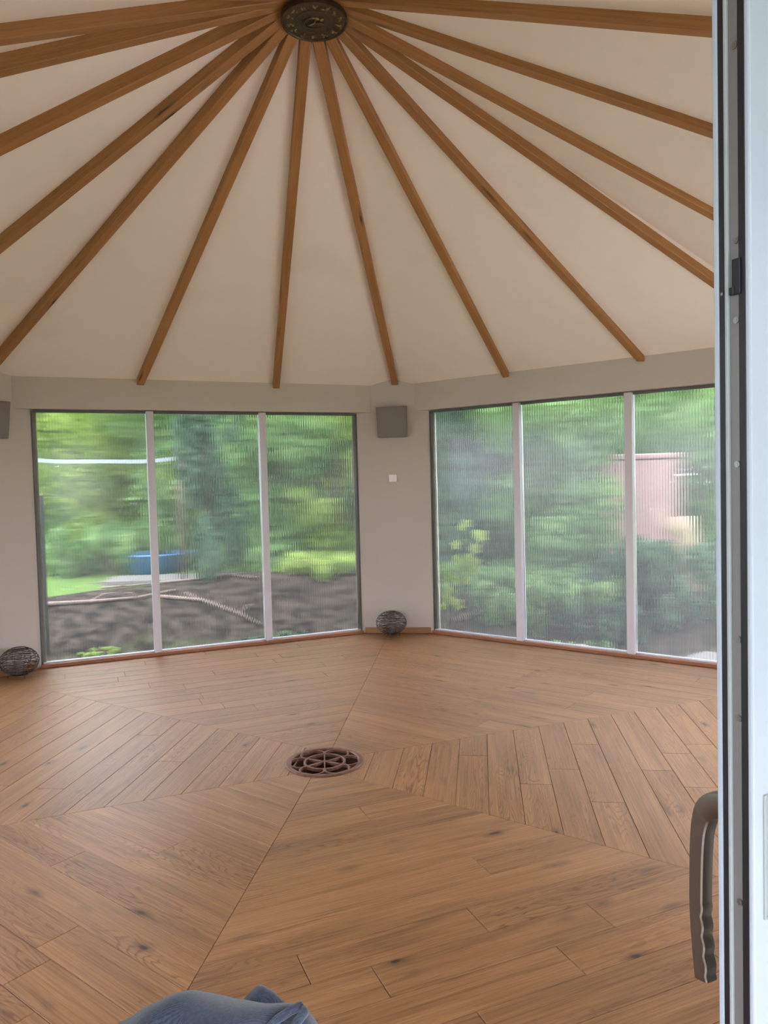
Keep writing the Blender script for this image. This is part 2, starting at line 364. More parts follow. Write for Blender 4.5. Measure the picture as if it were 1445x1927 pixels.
# subfloor with the round opening for the grate
GX, GY, GR = -0.026, 0.104, 0.205
def ringmesh(name, cx, cy, r0, outer, z0, z1, m, parent=None, seg=48):
    vs, fs = [], []
    for k in range(seg):
        a = 2 * math.pi * k / seg; d = (math.cos(a), math.sin(a)); best = 1e9
        for (nx, ny, dd) in outer:
            q = nx * d[0] + ny * d[1]
            if q > 1e-6: best = min(best, (dd - nx * cx - ny * cy) / q)
        for z in (z0, z1):
            vs.append((cx + d[0] * r0, cy + d[1] * r0, z)); vs.append((cx + d[0] * best, cy + d[1] * best, z))
    for k in range(seg):
        i, j = 4 * k, 4 * ((k + 1) % seg)
        fs += [(i + 2, i + 3, j + 3, j + 2), (i, j, j + 1, i + 1), (i + 1, j + 1, j + 3, i + 3), (i, i + 2, j + 2, j)]
    return obj(name, vs, fs, m, parent)
planes_out = [(math.cos(RD(n)), math.sin(RD(n)), 3.42) for n in HEXN] + [(math.cos(RD(n + 30)), math.sin(RD(n + 30)), 3.62) for n in HEXN]
floor_o = struct(ringmesh('floor', GX, GY, 0.185, planes_out, -0.14, -0.0135, M['subfloor'], seg=96))

# planks
seam = {150: ((-1.043, .733), (-2.482, 1.432)), 210: ((-.581, -.31), (-1.2, -.656)), 270: ((-.055, -.61), (-.063, -1.689)),
        90: ((-.029, .43), (-.078, 2.893)), 30: ((.30, .303), (2.308, 1.358)), -30: ((.364, -.205), (1.643, -.911))}
def seam_pts(a):
    (x0, y0), (x1, y1) = seam[a]; d = Vector((x1 - x0, y1 - y0)).normalized(); o = Vector((x0 - GX, y0 - GY))
    b = o.dot(d); c = o.dot(o) - 0.188 ** 2; disc = b * b - c
    t = -b + math.sqrt(disc) if disc > 0 else -b
    p = Vector((x0, y0)) + d * t
    return (p.x, p.y), (p.x + d.x * 4.2, p.y + d.y * 4.2)
PITCH = 0.152
phase = {0: 0.37, 60: 1.155, 120: 0.40, 180: 0.33, 240: 1.187, 300: 0.335}
joints = {300: {1.178: -.237, 1.488: -.047, 1.649: -.43, 1.801: -.197, 1.88: .174, 1.939: -.607, .563: .001, 1.486: .557, 1.607: .366},
          0: {.75: -.245, 1.085: .115, 1.255: -.082, 1.433: -.449, 1.396: .297, 1.744: -.338, 1.848: .103, 2.027: -.481},
          240: {1.266: .244, 1.562: -.219, .948: -.021}}
def plank_mesh(poly, n, t0, nc):
    """poly in (s, d) coordinates -> local mesh centred on (t0, nc), grain along local X"""
    p = [(a - t0, b - nc) for a, b in poly]
    area = sum(p[i - 1][0] * p[i][1] - p[i][0] * p[i - 1][1] for i in range(len(p))) / 2
    if area < 0: p = p[::-1]
    def inset(d):
        r = []
        k = len(p)
        for i in range(k):
            a, b, c = Vector(p[i - 1]), Vector(p[i]), Vector(p[(i + 1) % k])
            e1 = (b - a).normalized(); e2 = (c - b).normalized()
            n1 = Vector((-e1.y, e1.x)); n2 = Vector((-e2.y, e2.x)); s = n1 + n2
            den = max(0.6, 1 + n1.dot(n2)); q = b + s * (d / den); r.append((q.x, q.y))
        return r
    o1, o2 = (inset(0.0012), inset(0.0022)) if n == 300 else (inset(0.0009), inset(0.0019)); k = len(p)
    vs = [(x, y, -0.0134) for x, y in o1] + [(x, y, -0.0013) for x, y in o1] + [(x, y, 0) for x, y in o2]
    fs = [tuple(range(k))[::-1], tuple(range(2 * k, 3 * k))]
    for L in (0, k):
        for i in range(k):
            j = (i + 1) % k; fs.append((L + i, L + j, L + k + j, L + k + i))
    return vs, fs
npl = 0
rng = random.Random(11)
for k, n in enumerate(HEXN):
    a0, a1 = n - 30, n + 30
    s0 = seam_pts(a0 if a0 in seam else a0 - 360); s1 = seam_pts(a1 if a1 in seam else a1 - 360)
    ang0 = math.atan2(s0[0][1] - GY, s0[0][0] - GX); ang1 = math.atan2(s1[0][1] - GY, s1[0][0] - GX)
    while ang1 < ang0: ang1 += 2 * math.pi
    quad = [s0[0], s0[1], s1[1], s1[0]] + [(GX + .188 * math.cos(ang1 + (ang0 - ang1) * q / 10), GY + .188 * math.sin(ang1 + (ang0 - ang1) * q / 10)) for q in range(1, 10)]
    for m_ in HEXN: quad = clip(quad, math.cos(RD(m_)), math.sin(RD(m_)), AP + 0.0)
    for m_ in HEXN: quad = clip(quad, math.cos(RD(m_ + 30)), math.sin(RD(m_ + 30)), PIL)
    N, T = axes(n)
    loc = [(x * T.x + y * T.y, x * N.x + y * N.y) for x, y in quad]   # (s, d)
    lo = min(b for a, b in loc); hi = max(b for a, b in loc)
    base = phase[n] - math.ceil((phase[n] - lo) / PITCH) * PITCH
    d = base
    while d < hi:
        row = clip(clip(loc, 0, 1, d + PITCH), 0, -1, -d)
        if len(row) >= 3:
            smin, smax = min(a for a, b in row), max(a for a, b in row)
            cuts = [t for dd, t in joints.get(n, {}).items() if d < dd < d + PITCH]
            if n in joints and d < 2.0:
                if smax - smin > 1.9 and not cuts: cuts = [rng.uniform(smin + .5, smax - .5)]
            else:
                t = smin + rng.uniform(0.3, 1.7)
                while t < smax - 0.25: cuts.append(t); t += rng.uniform(1.0, 1.9)
            if d + PITCH < GX * N.x + GY * N.y + 0.19: cuts = [GX * T.x + GY * T.y]
            cuts = [smin - 1] + sorted(cuts) + [smax + 1]
            for c0, c1 in zip(cuts, cuts[1:]):
                pc = clip(clip(row, 1, 0, c1), -1, 0, -c0)
                if len(pc) < 3: continue
                ar = abs(sum(pc[i - 1][0] * pc[i][1] - pc[i][0] * pc[i - 1][1] for i in range(len(pc))) / 2)
                if ar < 0.0006: continue
                q = []
                for v in pc:
                    if not q or (abs(v[0] - q[-1][0]) + abs(v[1] - q[-1][1])) > 1e-4: q.append(v)
                if len(q) < 3: continue
                tc_ = sum(v[0] for v in q) / len(q); nc = d + PITCH / 2
                vs, fs = plank_mesh(q, n, tc_, nc)
                o = obj('plank', vs, fs, M['oak'], floor_o)
                o.location = (T.x * tc_ + N.x * nc, T.y * tc_ + N.y * nc, 0)
                o.rotation_euler = (0, 0, math.atan2(T.y, T.x)); npl += 1
        d += PITCH
print('planks', npl)

# pillar walls with baseboards
side = {90: 'back', 150: 'left', 30: 'right', 210: 'near_left', 270: 'near', 330: 'near_right'}
def boxN(bm, n, d0, d1, s0, s1, z0, z1, bev=0):
    """box in the frame of the wall with normal n"""
    N, T = axes(n)
    R = Matrix(((T.x, N.x, 0, 0), (T.y, N.y, 0, 0), (0, 0, 1, 0), (0, 0, 0, 1)))
    b2 = bmesh.new(); box(b2, s0, s1, d0, d1, z0, z1, bev)
    bmesh.ops.transform(b2, matrix=R, verts=b2.verts[:])
    me = bpy.data.meshes.new('t'); b2.to_mesh(me); b2.free(); bm.from_mesh(me); bpy.data.meshes.remove(me)
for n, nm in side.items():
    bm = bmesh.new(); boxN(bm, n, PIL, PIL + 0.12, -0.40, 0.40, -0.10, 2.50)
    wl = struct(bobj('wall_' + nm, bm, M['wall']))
    bm = bmesh.new(); boxN(bm, n, PIL - 0.012, PIL, -0.318, 0.318, 0.0, 0.054, 0.003)
    bo = struct(bobj('baseboard_' + nm, bm, M['skirt']))

# header beams above the windows
def header(n, idx, d_in=HDR):
    N, T = axes(n)
    prof = [(d_in, 2.132), (3.34, 2.132), (3.34, 2.36), (d_in, ceil_z(d_in) + 0.03)]
    vs = []
    for s in (-1.55, 1.55):
        sgn = 1 if s > 0 else -1
        for i, (d, z) in enumerate(prof):
            ss = s if d < 3.2 else s - sgn * 0.0
            v = N * d + T * ss; vs.append((v.x, v.y, z))
    fs = [(0, 1, 2, 3), (7, 6, 5, 4)] + [(i, 4 + i, 4 + (i + 1) % 4, (i + 1) % 4) for i in range(4)]
    return struct(obj('trim_%d' % idx, vs, fs, M['wall']))
for i, n in enumerate((120, 60, 0, 180, 240, 300)): header(n, i + 1, HDR if n != 300 else 3.12)

# ceiling: a six-sided pyramid, roof shell over it
def pyramid(name, n_out, dz, thick, m, z_extra=0):
    vs = [(APEX[0] * 0, APEX[1] * 0, 3.90 + dz)]; rr = n_out / math.cos(RD(30))
    for a in range(30, 390, 60): vs.append((rr * math.cos(RD(a)), rr * math.sin(RD(a)), ceil_z(n_out) + dz))
    top = [(x, y, z + thick) for x, y, z in vs]
    fs = []
    for k in range(6):
        a, b = 1 + k, 1 + (k + 1) % 6
        fs.append((0, b, a)); fs.append((7, 7 + a, 7 + b)); fs.append((a, b, 7 + b, 7 + a))
    return obj(name, vs + top, fs, m)
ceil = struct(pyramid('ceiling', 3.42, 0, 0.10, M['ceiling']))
roof = struct(pyramid('roof', 3.44, 0.101, 0.16, M['render']))

# rafters: hips to the pillars and two jacks to each window wall
def rafter(ang, label):
    w, dep, r0, zb0 = 0.060, 0.10, 0.125, 3.789
    n = min(HEXN, key=lambda k: abs((ang - k + 180) % 360 - 180)); da = RD(ang - n)
    r1 = min((HDR - 0.002) / math.cos(da), (PIL - 0.004) / math.cos(RD(30) - abs(((ang - n + 180) % 360 - 180)) * math.pi / 180))
    zb1 = zb0 - (r1 - r0) * 0.487 * math.cos(da)
    ex = Vector((r1 - r0, 0, zb1 - zb0)).normalized(); ez = Vector((-ex.z, 0, ex.x)); c = 0.004
    vs = []
    for r, z in ((r0, zb0), (r1, zb1)):
        for (y, zz) in ((-w / 2 + c, 0), (w / 2 - c, 0), (w / 2, c), (w / 2, dep), (-w / 2, dep), (-w / 2, c)):
            q = Vector((r, y, z + zz)) - Vector((r0, 0, zb0)); vs.append((q.dot(ex), y, q.dot(ez)))
    fs = [(5, 4, 3, 2, 1, 0), (6, 7, 8, 9, 10, 11)]
    for k in range(6): j = (k + 1) % 6; fs.append((k, j, 6 + j, 6 + k))
    ro = obj('rafter', vs, fs, M['pine'])
    R = Matrix.Rotation(RD(ang), 4, 'Z') @ Matrix(((ex.x, 0, ez.x, r0), (0, 1, 0, 0), (ex.z, 0, ez.z, zb0), (0, 0, 0, 1)))
    ro.matrix_world = Matrix.Translation((0.03, APEX[1], 0)) @ R
    return tag(ro, label, 'rafter', 'radiating pine rafters')
for ang, lab in (
    (90, 'pine rafter running down to the back pillar above the centre speaker'),
    (109.2, 'almost vertical pine rafter ending above the left window, nearest the back pillar'),
    (130.8, 'pine rafter ending above the first pane of the left window'),
    (70.8, 'pine rafter ending above the first pane of the right window'),
    (49.2, 'pine rafter ending above the second post of the right window'),
    (150, 'pine rafter running down to the left pillar, leaving the left edge lowest'),
    (168, 'pine rafter second lowest at the left edge of the photo'),
    (190, 'pine rafter third from the top at the left edge of the photo'),
    (209, 'pine rafter second from the top at the left edge of the photo'),
    (224.5, 'topmost pine rafter at the left edge, nearly level'),
    (31.5, 'pine rafter that meets the white door leaf lowest'),
    (15.5, 'pine rafter second lowest where they meet the white door leaf'),
    (-6, 'pine rafter second from the top where they meet the white door leaf'),
    (-27, 'topmost pine rafter on the right, nearly level at the white door leaf'),
    (-48, 'pine rafter above the closed part of the doorway wall'),
    (243, 'pine rafter over the near left window, behind the view'),
    (264, 'pine rafter running to the near pillar beside the doorway'),
    (288, 'pine rafter above the open doorway')):
    rafter(ang, lab)

# ------------------------------------------------------------------ windows
def rotN(n):
    """local X runs along T, local Y outwards"""
    N, T = axes(n)
    return math.atan2(T.y, T.x)
rib_cache = {}
def ribs(wd_):
    key = round(wd_, 3)
    if key in rib_cache: return rib_cache[key]
    vs, fs = [], []; x = -wd_ / 2 + 0.012
    while x < wd_ / 2 - 0.01:
        i = len(vs)
        for xx in (x - 0.0005, x + 0.0005):
            for yy in (-0.0055, 0.0055):
                for zz in (0.042, WT - 0.018): vs.append((xx, yy, zz))
        fs += [(i, i + 1, i + 3, i + 2), (i + 4, i + 6, i + 7, i + 5), (i, i + 4, i + 5, i + 1), (i + 2, i + 3, i + 7, i + 6)]
        x += 0.0227
    me = bpy.data.meshes.new('rib'); me.from_pydata(vs, [], fs); me.materials.append(M['rib']); rib_cache[key] = me
    return me
def window(n, idx, sheets, panes=((-HW, -MH), (-MH, MH), (MH, HW)), posts=(-MH, MH), full=True):
    rz = rotN(n)
    s0, s1 = min(a for a, b in panes), max(b for a, b in panes)
    root = struct(empty('window_%d' % idx, P(n, AP, 0, 0), rz))
    # local x = s ; local y = outward distance from AP
    bm = bmesh.new()
    box(bm, s1 - .011, s1, 0.0, 0.045, 0.03, WT, .002); box(bm, s0, s0 + .011, 0.0, 0.045, 0.03, WT, .002)
    box(bm, s0 + .016, s1 - .016, 0.0, 0.045, WT - 0.016, WT + 0.004, .002)
    bobj('frame', bm, M['frame_dark'], root)
    bm = bmesh.new(); box(bm, s0 + .016, s1 - .016, 0.0, 0.045, 0.03, 0.042, .002)
    bobj('bottom_rail', bm, M['frame_white'], root)
    bm = bmesh.new(); box(bm, s0, s1, -0.035, 0.06, 0.001, 0.030, .003)
    bobj('threshold', bm, M['threshold'], root)
    for s in posts:
        bm = bmesh.new(); box(bm, s - 0.031, s + 0.031, -0.038, 0.045, 0.031, WT - 0.0, .004)
        bobj('mullion', bm, M['frame_white'], root)
    for (a, b), sh in zip(panes, sheets):
        x0, x1 = a + (0.031 if a > s0 + .01 else 0.012), b - (0.031 if b < s1 - .01 else 0.012)
        bm = bmesh.new(); box(bm, x0, x1, 0.014, 0.034, 0.036, WT - 0.012)
        o = bobj('pane', bm, M[sh], root)
        if sh == 'clear': continue
        r = bpy.data.objects.new('ribs', ribs(x1 - x0)); C.objects.link(r); r.parent = o; r.location = ((x0 + x1) / 2, 0.024, 0)
        r['kind'] = 'stuff'
    return root
window(120, 1, ('sheet_clear', 'sheet_clear', 'sheet_clear'))
window(60, 2, ('sheet_hazy', 'sheet_hazy', 'sheet_hazy'))
window(0, 3, ('clear',) * 3)
window(180, 4, ('sheet_hazy',) * 3)
window(240, 5, ('sheet_hazy',) * 3)
window(300, 6, ('sheet_clear',) * 2, panes=((-HW, -MH), (-MH, 0.47)), posts=(-MH,))
# narrow jambs closing wall to pillar
for n in HEXN:
    for sg in (-1, 1):
        bm = bmesh.new(); a, b = sorted((sg * 1.425, sg * 1.50)); boxN(bm, n, AP, AP + 0.07, a, b, -0.1, 2.2)
        struct(bobj('trim_%d' % (10 + HEXN.index(n) * 2 + (sg > 0)), bm, M['wall']))

# ------------------------------------------------------------------ sliding door leaf
# leaf edge plane at s = 0.523, leaf runs towards smaller s; outward distance d
ES = 0.523
def leaf():
    root = struct(empty('door_1', P(300, 3.033, ES, 0), rotN(300)))
    # modelled with x = ES-s, mirrored at the end ; y = d-3.033 outward
    Z0, Z1, Wd = 0.022, 2.14, 1.02
    def part(nm, x0, x1, y0, y1, z0, z1, m, bev=0.0012):
        bm = bmesh.new(); box(bm, x0, x1, y0, y1, z0, z1, bev); return bobj(nm, bm, M[m], root)
    part('inner_stile', 0.0, 0.10, 0.0, 0.0062, Z0, Z1, 'leaf_white')
    part('stile_core', 0.005, 0.10, 0.0062, 0.0392, Z0, Z1, 'gasket', 0)
    part('outer_stile', 0.0, 0.105, 0.0392, 0.0462, Z0, Z1, 'leaf_white', 0.0022)
    part('gasket', 0.001, 0.005, 0.0062, 0.0145, Z0, Z1, 'gasket', .0008)
    part('gasket', 0.001, 0.005, 0.0307, 0.0392, Z0, Z1, 'gasket', .0008)
    part('seal_lip', -0.001, 0.005, 0.0147, 0.0190, Z0, Z1, 'seal_grey', .0012)
    st = part('lock_strip', 0.002, 0.005, 0.0192, 0.0305, Z0, Z1, 'lockstrip', .0003)
    for z in (1.7071, 1.6265, 1.2986, 1.2158, 1.020, 1.48, 0.85, 0.6, 0.35, 1.9):
        bm = bmesh.new()
        tube(bm, [(0.0022, 0.0275, z), (0.0008, 0.0275, z)], 0.0034, 14)
        tube(bm, [(0.0010, 0.0275, z), (0.0004, 0.0275, z)], 0.0016, 6)
        bobj('screw', bm, M['screw'], root, False)
    bm = bmesh.new(); box(bm, -0.0015, 0.002, 0.0245, 0.0345, 1.652, 1.688, .0008); box(bm, -0.003, 0.001, 0.0225, 0.028, 1.652, 1.660, .0008)
    bobj('hook_bolt', bm, M['gasket'], root)
    bm = bmesh.new(); box(bm, -0.0006, 0.0012, 0.0095, 0.0125, 1.655, 1.658); bobj('fleck', bm, M['screw'], root)
    # rails, far stile, glass
    part('bottom_rail', 0.10, Wd - 0.1, 0.0, 0.0462, Z0, Z0 + 0.12, 'leaf_white')
    part('top_rail', 0.10, Wd - 0.1, 0.0, 0.0462, Z1 - 0.10, Z1, 'leaf_white')
    part('far_stile', Wd - 0.1, Wd, 0.0, 0.0462, Z0, Z1, 'leaf_white')
    m, n_, l_, b_ = mat('door glass'); b_.inputs['Transmission Weight'].default_value = 1; b_.inputs['Roughness'].default_value = 0; b_.inputs['IOR'].default_value = 1.45
    bm = bmesh.new(); box(bm, 0.10, Wd - 0.1, 0.014, 0.032, Z0 + 0.12, Z1 - 0.10); bobj('glass_pane', bm, m, root)
    # recessed pull plate on the outside
    bm = bmesh.new(); x0, x1, z0, z1 = 0.0135, 0.047, 1.008, 1.139
    for a in ((x0, x0 + .003, z0, z1), (x1 - .003, x1, z0, z1), (x0 + .003, x1 - .003, z0, z0 + .003), (x0 + .003, x1 - .003, z1 - .003, z1)):
        box(bm, a[0], a[1], 0.0462, 0.0482, a[2], a[3], .0006)
    pl = bobj('pull_plate', bm, M['seal_grey'], root)
    bm = bmesh.new(); box(bm, x0 + .003, x1 - .003, 0.0462, 0.0466, z0 + .003, z1 - .003); bobj('pull_recess', bm, M['seal_grey'], pl)
    # lever handle on the inside: swept section. y negative = into the room. d = 3.033 + y
    # centre line (y, z) and half width across
    cl = [(0.0, 1.094, .016, .0105), (-0.018, 1.098, .0155, .0105), (-0.034, 1.0935, .0145, .0100), (-0.0470, 1.082, .013, .0098), (-0.0533, 1.066, .0118, .0096), (-0.0565, 1.048, .0112, .0095), (-0.0583, 1.02, .0108, .0095), (-0.0592, 0.990, .0106, .0095), (-0.0597, 0.970, .0106, .0095)]
    fine = []
    for q in range(len(cl) - 1):             # smooth the bend (Catmull-Rom)
        p0, p1, p2, p3 = cl[max(q - 1, 0)], cl[q], cl[q + 1], cl[min(q + 2, len(cl) - 1)]
        for k in range(5):
            u = k / 5
            fine.append(tuple(0.5 * (2 * b + (c - a) * u + (2 * a - 5 * b + 4 * c - d) * u * u + (3 * b - a - 3 * c + d) * u ** 3) for a, b, c, d in zip(p0, p1, p2, p3)))
    cl = fine + [cl[-1]]
    for q in range(25):                      # finger grips cut into the side facing the door
        z = 0.966 - 0.086 * q / 24; u = q / 24
        g = 0.0013 * math.cos(2 * math.pi * q / 6.4)
        y = -0.0597 + 0.0072 * u ** 1.6
        cl.append((y + g * .5, z, 0.0104 + g * .5, 0.0095))
    cl.append((-0.0522, 0.8785, 0.0096, 0.0088))
    bm = bmesh.new(); rings = []
    xc = 0.035
    for i, (y, z, hw, hx) in enumerate(cl):
        a = cl[max(i - 1, 0)]; b = cl[min(i + 1, len(cl) - 1)]
        t = Vector((0, b[0] - a[0], b[1] - a[1])).normalized(); q = Vector((0, -t.z, t.y))
        ring = []
        for k in range(12):
            an = 2 * math.pi * k / 12; ca, sa = math.cos(an), math.sin(an)
            cu = math.copysign(abs(ca) ** 0.34, ca); su = math.copysign(abs(sa) ** 0.34, sa)
            ring.append(bm.verts.new(Vector((xc, y, z)) + q * hw * cu + Vector((1, 0, 0)) * hx * su))
        rings.append(ring)
    for a, b in zip(rings, rings[1:]):
        for k in range(12): bm.faces.new((a[k], a[(k + 1) % 12], b[(k + 1) % 12], b[k]))
    bm.faces.new(rings[0]); bm.faces.new(rings[-1][::-1])
    hd = bobj('door_handle', bm, M['handle'], root, True)
    hd.modifiers.new('e', 'EDGE_SPLIT').split_angle = RD(35)
    bm = bmesh.new(); box(bm, 0.018, 0.052, -0.006, 0.0, 1.03, 1.17, .003); bobj('handle_plate', bm, M['handle'], root)
    fl = Matrix.Diagonal((-1, 1, 1, 1))
    for ch in root.children_recursive:
        ch.data.transform(fl); ch.data.flip_normals()
    return root
leaf()
bm = bmesh.new(); boxN(bm, 300, 3.02, 3.12, -1.42, 1.42, 2.142, 2.20, .003); struct(bobj('trim_30', bm, M['frame_white']))
bm = bmesh.new(); boxN(bm, 300, 3.03, 3.085, -1.42, 1.42, 0.0005, 0.018, .002); struct(bobj('trim_31', bm, M['lockstrip']))

# ------------------------------------------------------------------ speakers, sensor, lanterns
def speaker(n, label):
    root = empty('wall_speaker', P(n, PIL - 0.0005, 0, 1.886), rotN(n))
    tag(root, label, 'speaker', 'grey wall speakers')
    def prism(nm, xb, xt, yb, yt, z0, z1, back, m):
        vs = [(-xb, yb, z0), (xb, yb, z0), (xt, yt, z1), (-xt, yt, z1), (-xb * .9, back, z0), (xb * .9, back, z0), (xt * .9, back, z1), (-xt * .9, back, z1)]
        fs = [(0, 1, 2, 3), (5, 4, 7, 6), (1, 5, 6, 2), (4, 0, 3, 7), (3, 2, 6, 7), (4, 5, 1, 0)]
        bm = bmesh.new(); bv = [bm.verts.new(v) for v in vs]
        for f in fs: bm.faces.new([bv[i] for i in f])
        bmesh.ops.bevel(bm, geom=bm.edges[:], offset=0.003, segments=2, affect='EDGES')
        return bobj(nm, bm, M[m], root)
    prism('cabinet', 0.142, 0.149, -0.055, -0.098, 0.0, 0.288, 0.0, 'grey_side')
    prism('grille', 0.136, 0.143, -0.0635, -0.1040, 0.006, 0.282, -0.058, 'grey_box')
    return root
speaker(90, 'square grey wall speaker on the back pillar between the two windows')
s2 = speaker(150, 'grey wall speaker cut off by the left edge of the photo')

root = empty('room_sensor', (-0.012, PIL - 0.0005, 1.462))
tag(root, 'small white square sensor box below the speaker on the back pillar', 'thermostat')
bm = bmesh.new(); box(bm, -0.036, 0.036, -0.006, 0, 0.0, 0.070, .002); bobj('back_plate', bm, M['white_plastic'], root)
bm = bmesh.new(); box(bm, -0.037, 0.037, -0.034, -0.006, 0.001, 0.069, .004); bobj('cover', bm, M['white_plastic'], root)

def lantern(loc, label, seed, rz=0):
    rg = random.Random(seed)
    root = empty('wire_lantern', loc, rz); tag(root, label, 'lantern', 'round wire lanterns on the floor')
    a, b, zc = 0.145, 0.110, 0.132
    def pt(th, ph): # th azimuth, ph latitude
        return (a * math.cos(ph) * math.cos(th), a * math.cos(ph) * math.sin(th), zc + b * math.sin(ph))
    bm = bmesh.new()
    for k in range(24):
        lat = -1.15 + 2.25 * k / 23 + rg.uniform(-.03, .03); amp = rg.uniform(.02, .09); f = rg.choice((2, 3, 4, 5)); p0 = rg.uniform(0, 6)
        tl = rg.uniform(-.06, .06)
        tube(bm, [pt(t, max(-1.3, min(1.3, lat + amp * math.sin(f * t + p0) + tl * math.cos(t)))) for t in [2 * math.pi * i / 44 for i in range(44)]], 0.0022, 5, closed=True)
    bobj('ring_wires', bm, M['wire'], root)
    bm = bmesh.new()
    for k in range(12):
        th = 2 * math.pi * k / 12 + rg.uniform(-.1, .1); am = rg.uniform(-.12, .12)
        tube(bm, [pt(th + am * math.sin(3 * ph), ph) for ph in [-1.25 + 2.4 * i / 18 for i in range(19)]], 0.0014, 5)
    bobj('upright_wires', bm, M['wire'], root)
    for z, r_ in ((zc + b * .93, a * .37), (zc - b * .93, a * .37)):
        bm = bmesh.new(); tube(bm, [(r_ * math.cos(t), r_ * math.sin(t), z) for t in [2 * math.pi * i / 32 for i in range(32)]], 0.0035, 6, closed=True)
        bobj('rim', bm, M['wire'], root)
    for k in range(3):
        th = 2 * math.pi * k / 3 + 0.5
        bm = bmesh.new(); x, y = math.cos(th), math.sin(th)
        tube(bm, [(x * .075, y * .075, zc - b * .80), (x * .082, y * .082, 0.014), (x * .084, y * .084, 0.0035)], 0.0035, 6); bobj('foot', bm, M['wire'], root)
    # candle glass
    bm = bmesh.new()
    for (r0, z0, r1, z1) in ((0.035, 0.035, 0.040, 0.135),):
        seg = 24; lo = [bm.verts.new((r0 * math.cos(2 * math.pi * i / seg), r0 * math.sin(2 * math.pi * i / seg), z0)) for i in range(seg)]
        hi = [bm.verts.new((r1 * math.cos(2 * math.pi * i / seg), r1 * math.sin(2 * math.pi * i / seg), z1)) for i in range(seg)]
        for i in range(seg): bm.faces.new((lo[i], lo[(i + 1) % seg], hi[(i + 1) % seg], hi[i]))
        bm.faces.new(lo[::-1])
    bobj('candle_glass', bm, M['lantern_glass'], root, True)
    return root
m, n_, l_, b_ = mat('smoky glass'); b_.inputs['Base Color'].default_value = (.35, .32, .30, 1); b_.inputs['Alpha'].default_value = 0.55; b_.inputs['Roughness'].default_value = .1
M['lantern_glass'] = m
lantern((-0.045, 3.295, 0), 'dark wire ball lantern on the floor in front of the back pillar', 3)
lp = P(150, 3.29, 0.085, 0)
lantern(lp, 'dark wire ball lantern at the left edge beside the left window', 8, 1.0)

# ------------------------------------------------------------------ floor grate
def grate():
    root = empty('floor_grate', (GX, GY, 0)); tag(root, 'round rust-brown cast iron floor grate with petal tracery, centre of the floor', 'grate')
    def circ(cx, cy, r, a0=0, a1=360, n=40):
        cl = abs(a1 - a0 - 360) < 1e-6
        m = n if cl else n + 1
        return [(cx + r * math.cos(RD(a0 + (a1 - a0) * i / n)), cy + r * math.sin(RD(a0 + (a1 - a0) * i / n))) for i in range(m)], cl
    bm = bmesh.new(); p, c = circ(0, 0, 0.192, n=72); strip(bm, p, 0.027, -0.004, 0.0085, True); bobj('outer_rim', bm, M['iron'], root)
    bm = bmesh.new(); p, c = circ(0, 0, 0.105, n=56); strip(bm, p, 0.0125, -0.008, 0.0075, True); bobj('inner_ring', bm, M['iron'], root)
    R0 = 0.0635
    for k in range(6):
        th = 60 * k + 12
        cx, cy = 0.122 * math.cos(RD(th)), 0.122 * math.sin(RD(th))
        pts = []
        for i in range(61):
            a = RD(th - 180 + 360 * i / 60 + 0.001); x, y = cx + 0.066 * math.cos(a), cy + 0.066 * math.sin(a); r = math.hypot(x, y)
            if 0.106 < r < 0.184: pts.append((x, y))
        bm = bmesh.new(); strip(bm, pts, 0.0095, -0.008, 0.0060 + 0.0002 * k); bobj('petal_arc', bm, M['iron'], root)
    for k in range(6):
        th = RD(60 * k + 42); d = (math.cos(th), math.sin(th))
        thin = k % 3 == 1
        ws = [0.006 + (0.0 if thin else 0.012) * math.sin(math.pi * i / 10) for i in range(11)]
        bm = bmesh.new(); strip(bm, [(d[0] * (0.008 + 0.093 * i / 10), d[1] * (0.008 + 0.093 * i / 10)) for i in range(11)], ws, -0.007, 0.005 + .0002 * k); bobj('spoke', bm, M['iron'], root)
    bm = bmesh.new(); tube(bm, [(0, 0, -0.006), (0, 0, 0.007)], 0.012, 16); bobj('boss', bm, M['iron'], root)
    # duct below
    vs, fs = [], []
    for i in range(32):
        a = 2 * math.pi * i / 32
        for r_, z in ((0.1845, -0.010), (0.1845, -0.13)): vs.append((r_ * math.cos(a), r_ * math.sin(a), z))
    for i in range(32): j = (i + 1) % 32; fs.append((2 * i, 2 * i + 1, 2 * j + 1, 2 * j))
    fs.append(tuple(2 * i + 1 for i in range(32)))
    obj('duct', vs, fs, M['pit'], root)
grate()

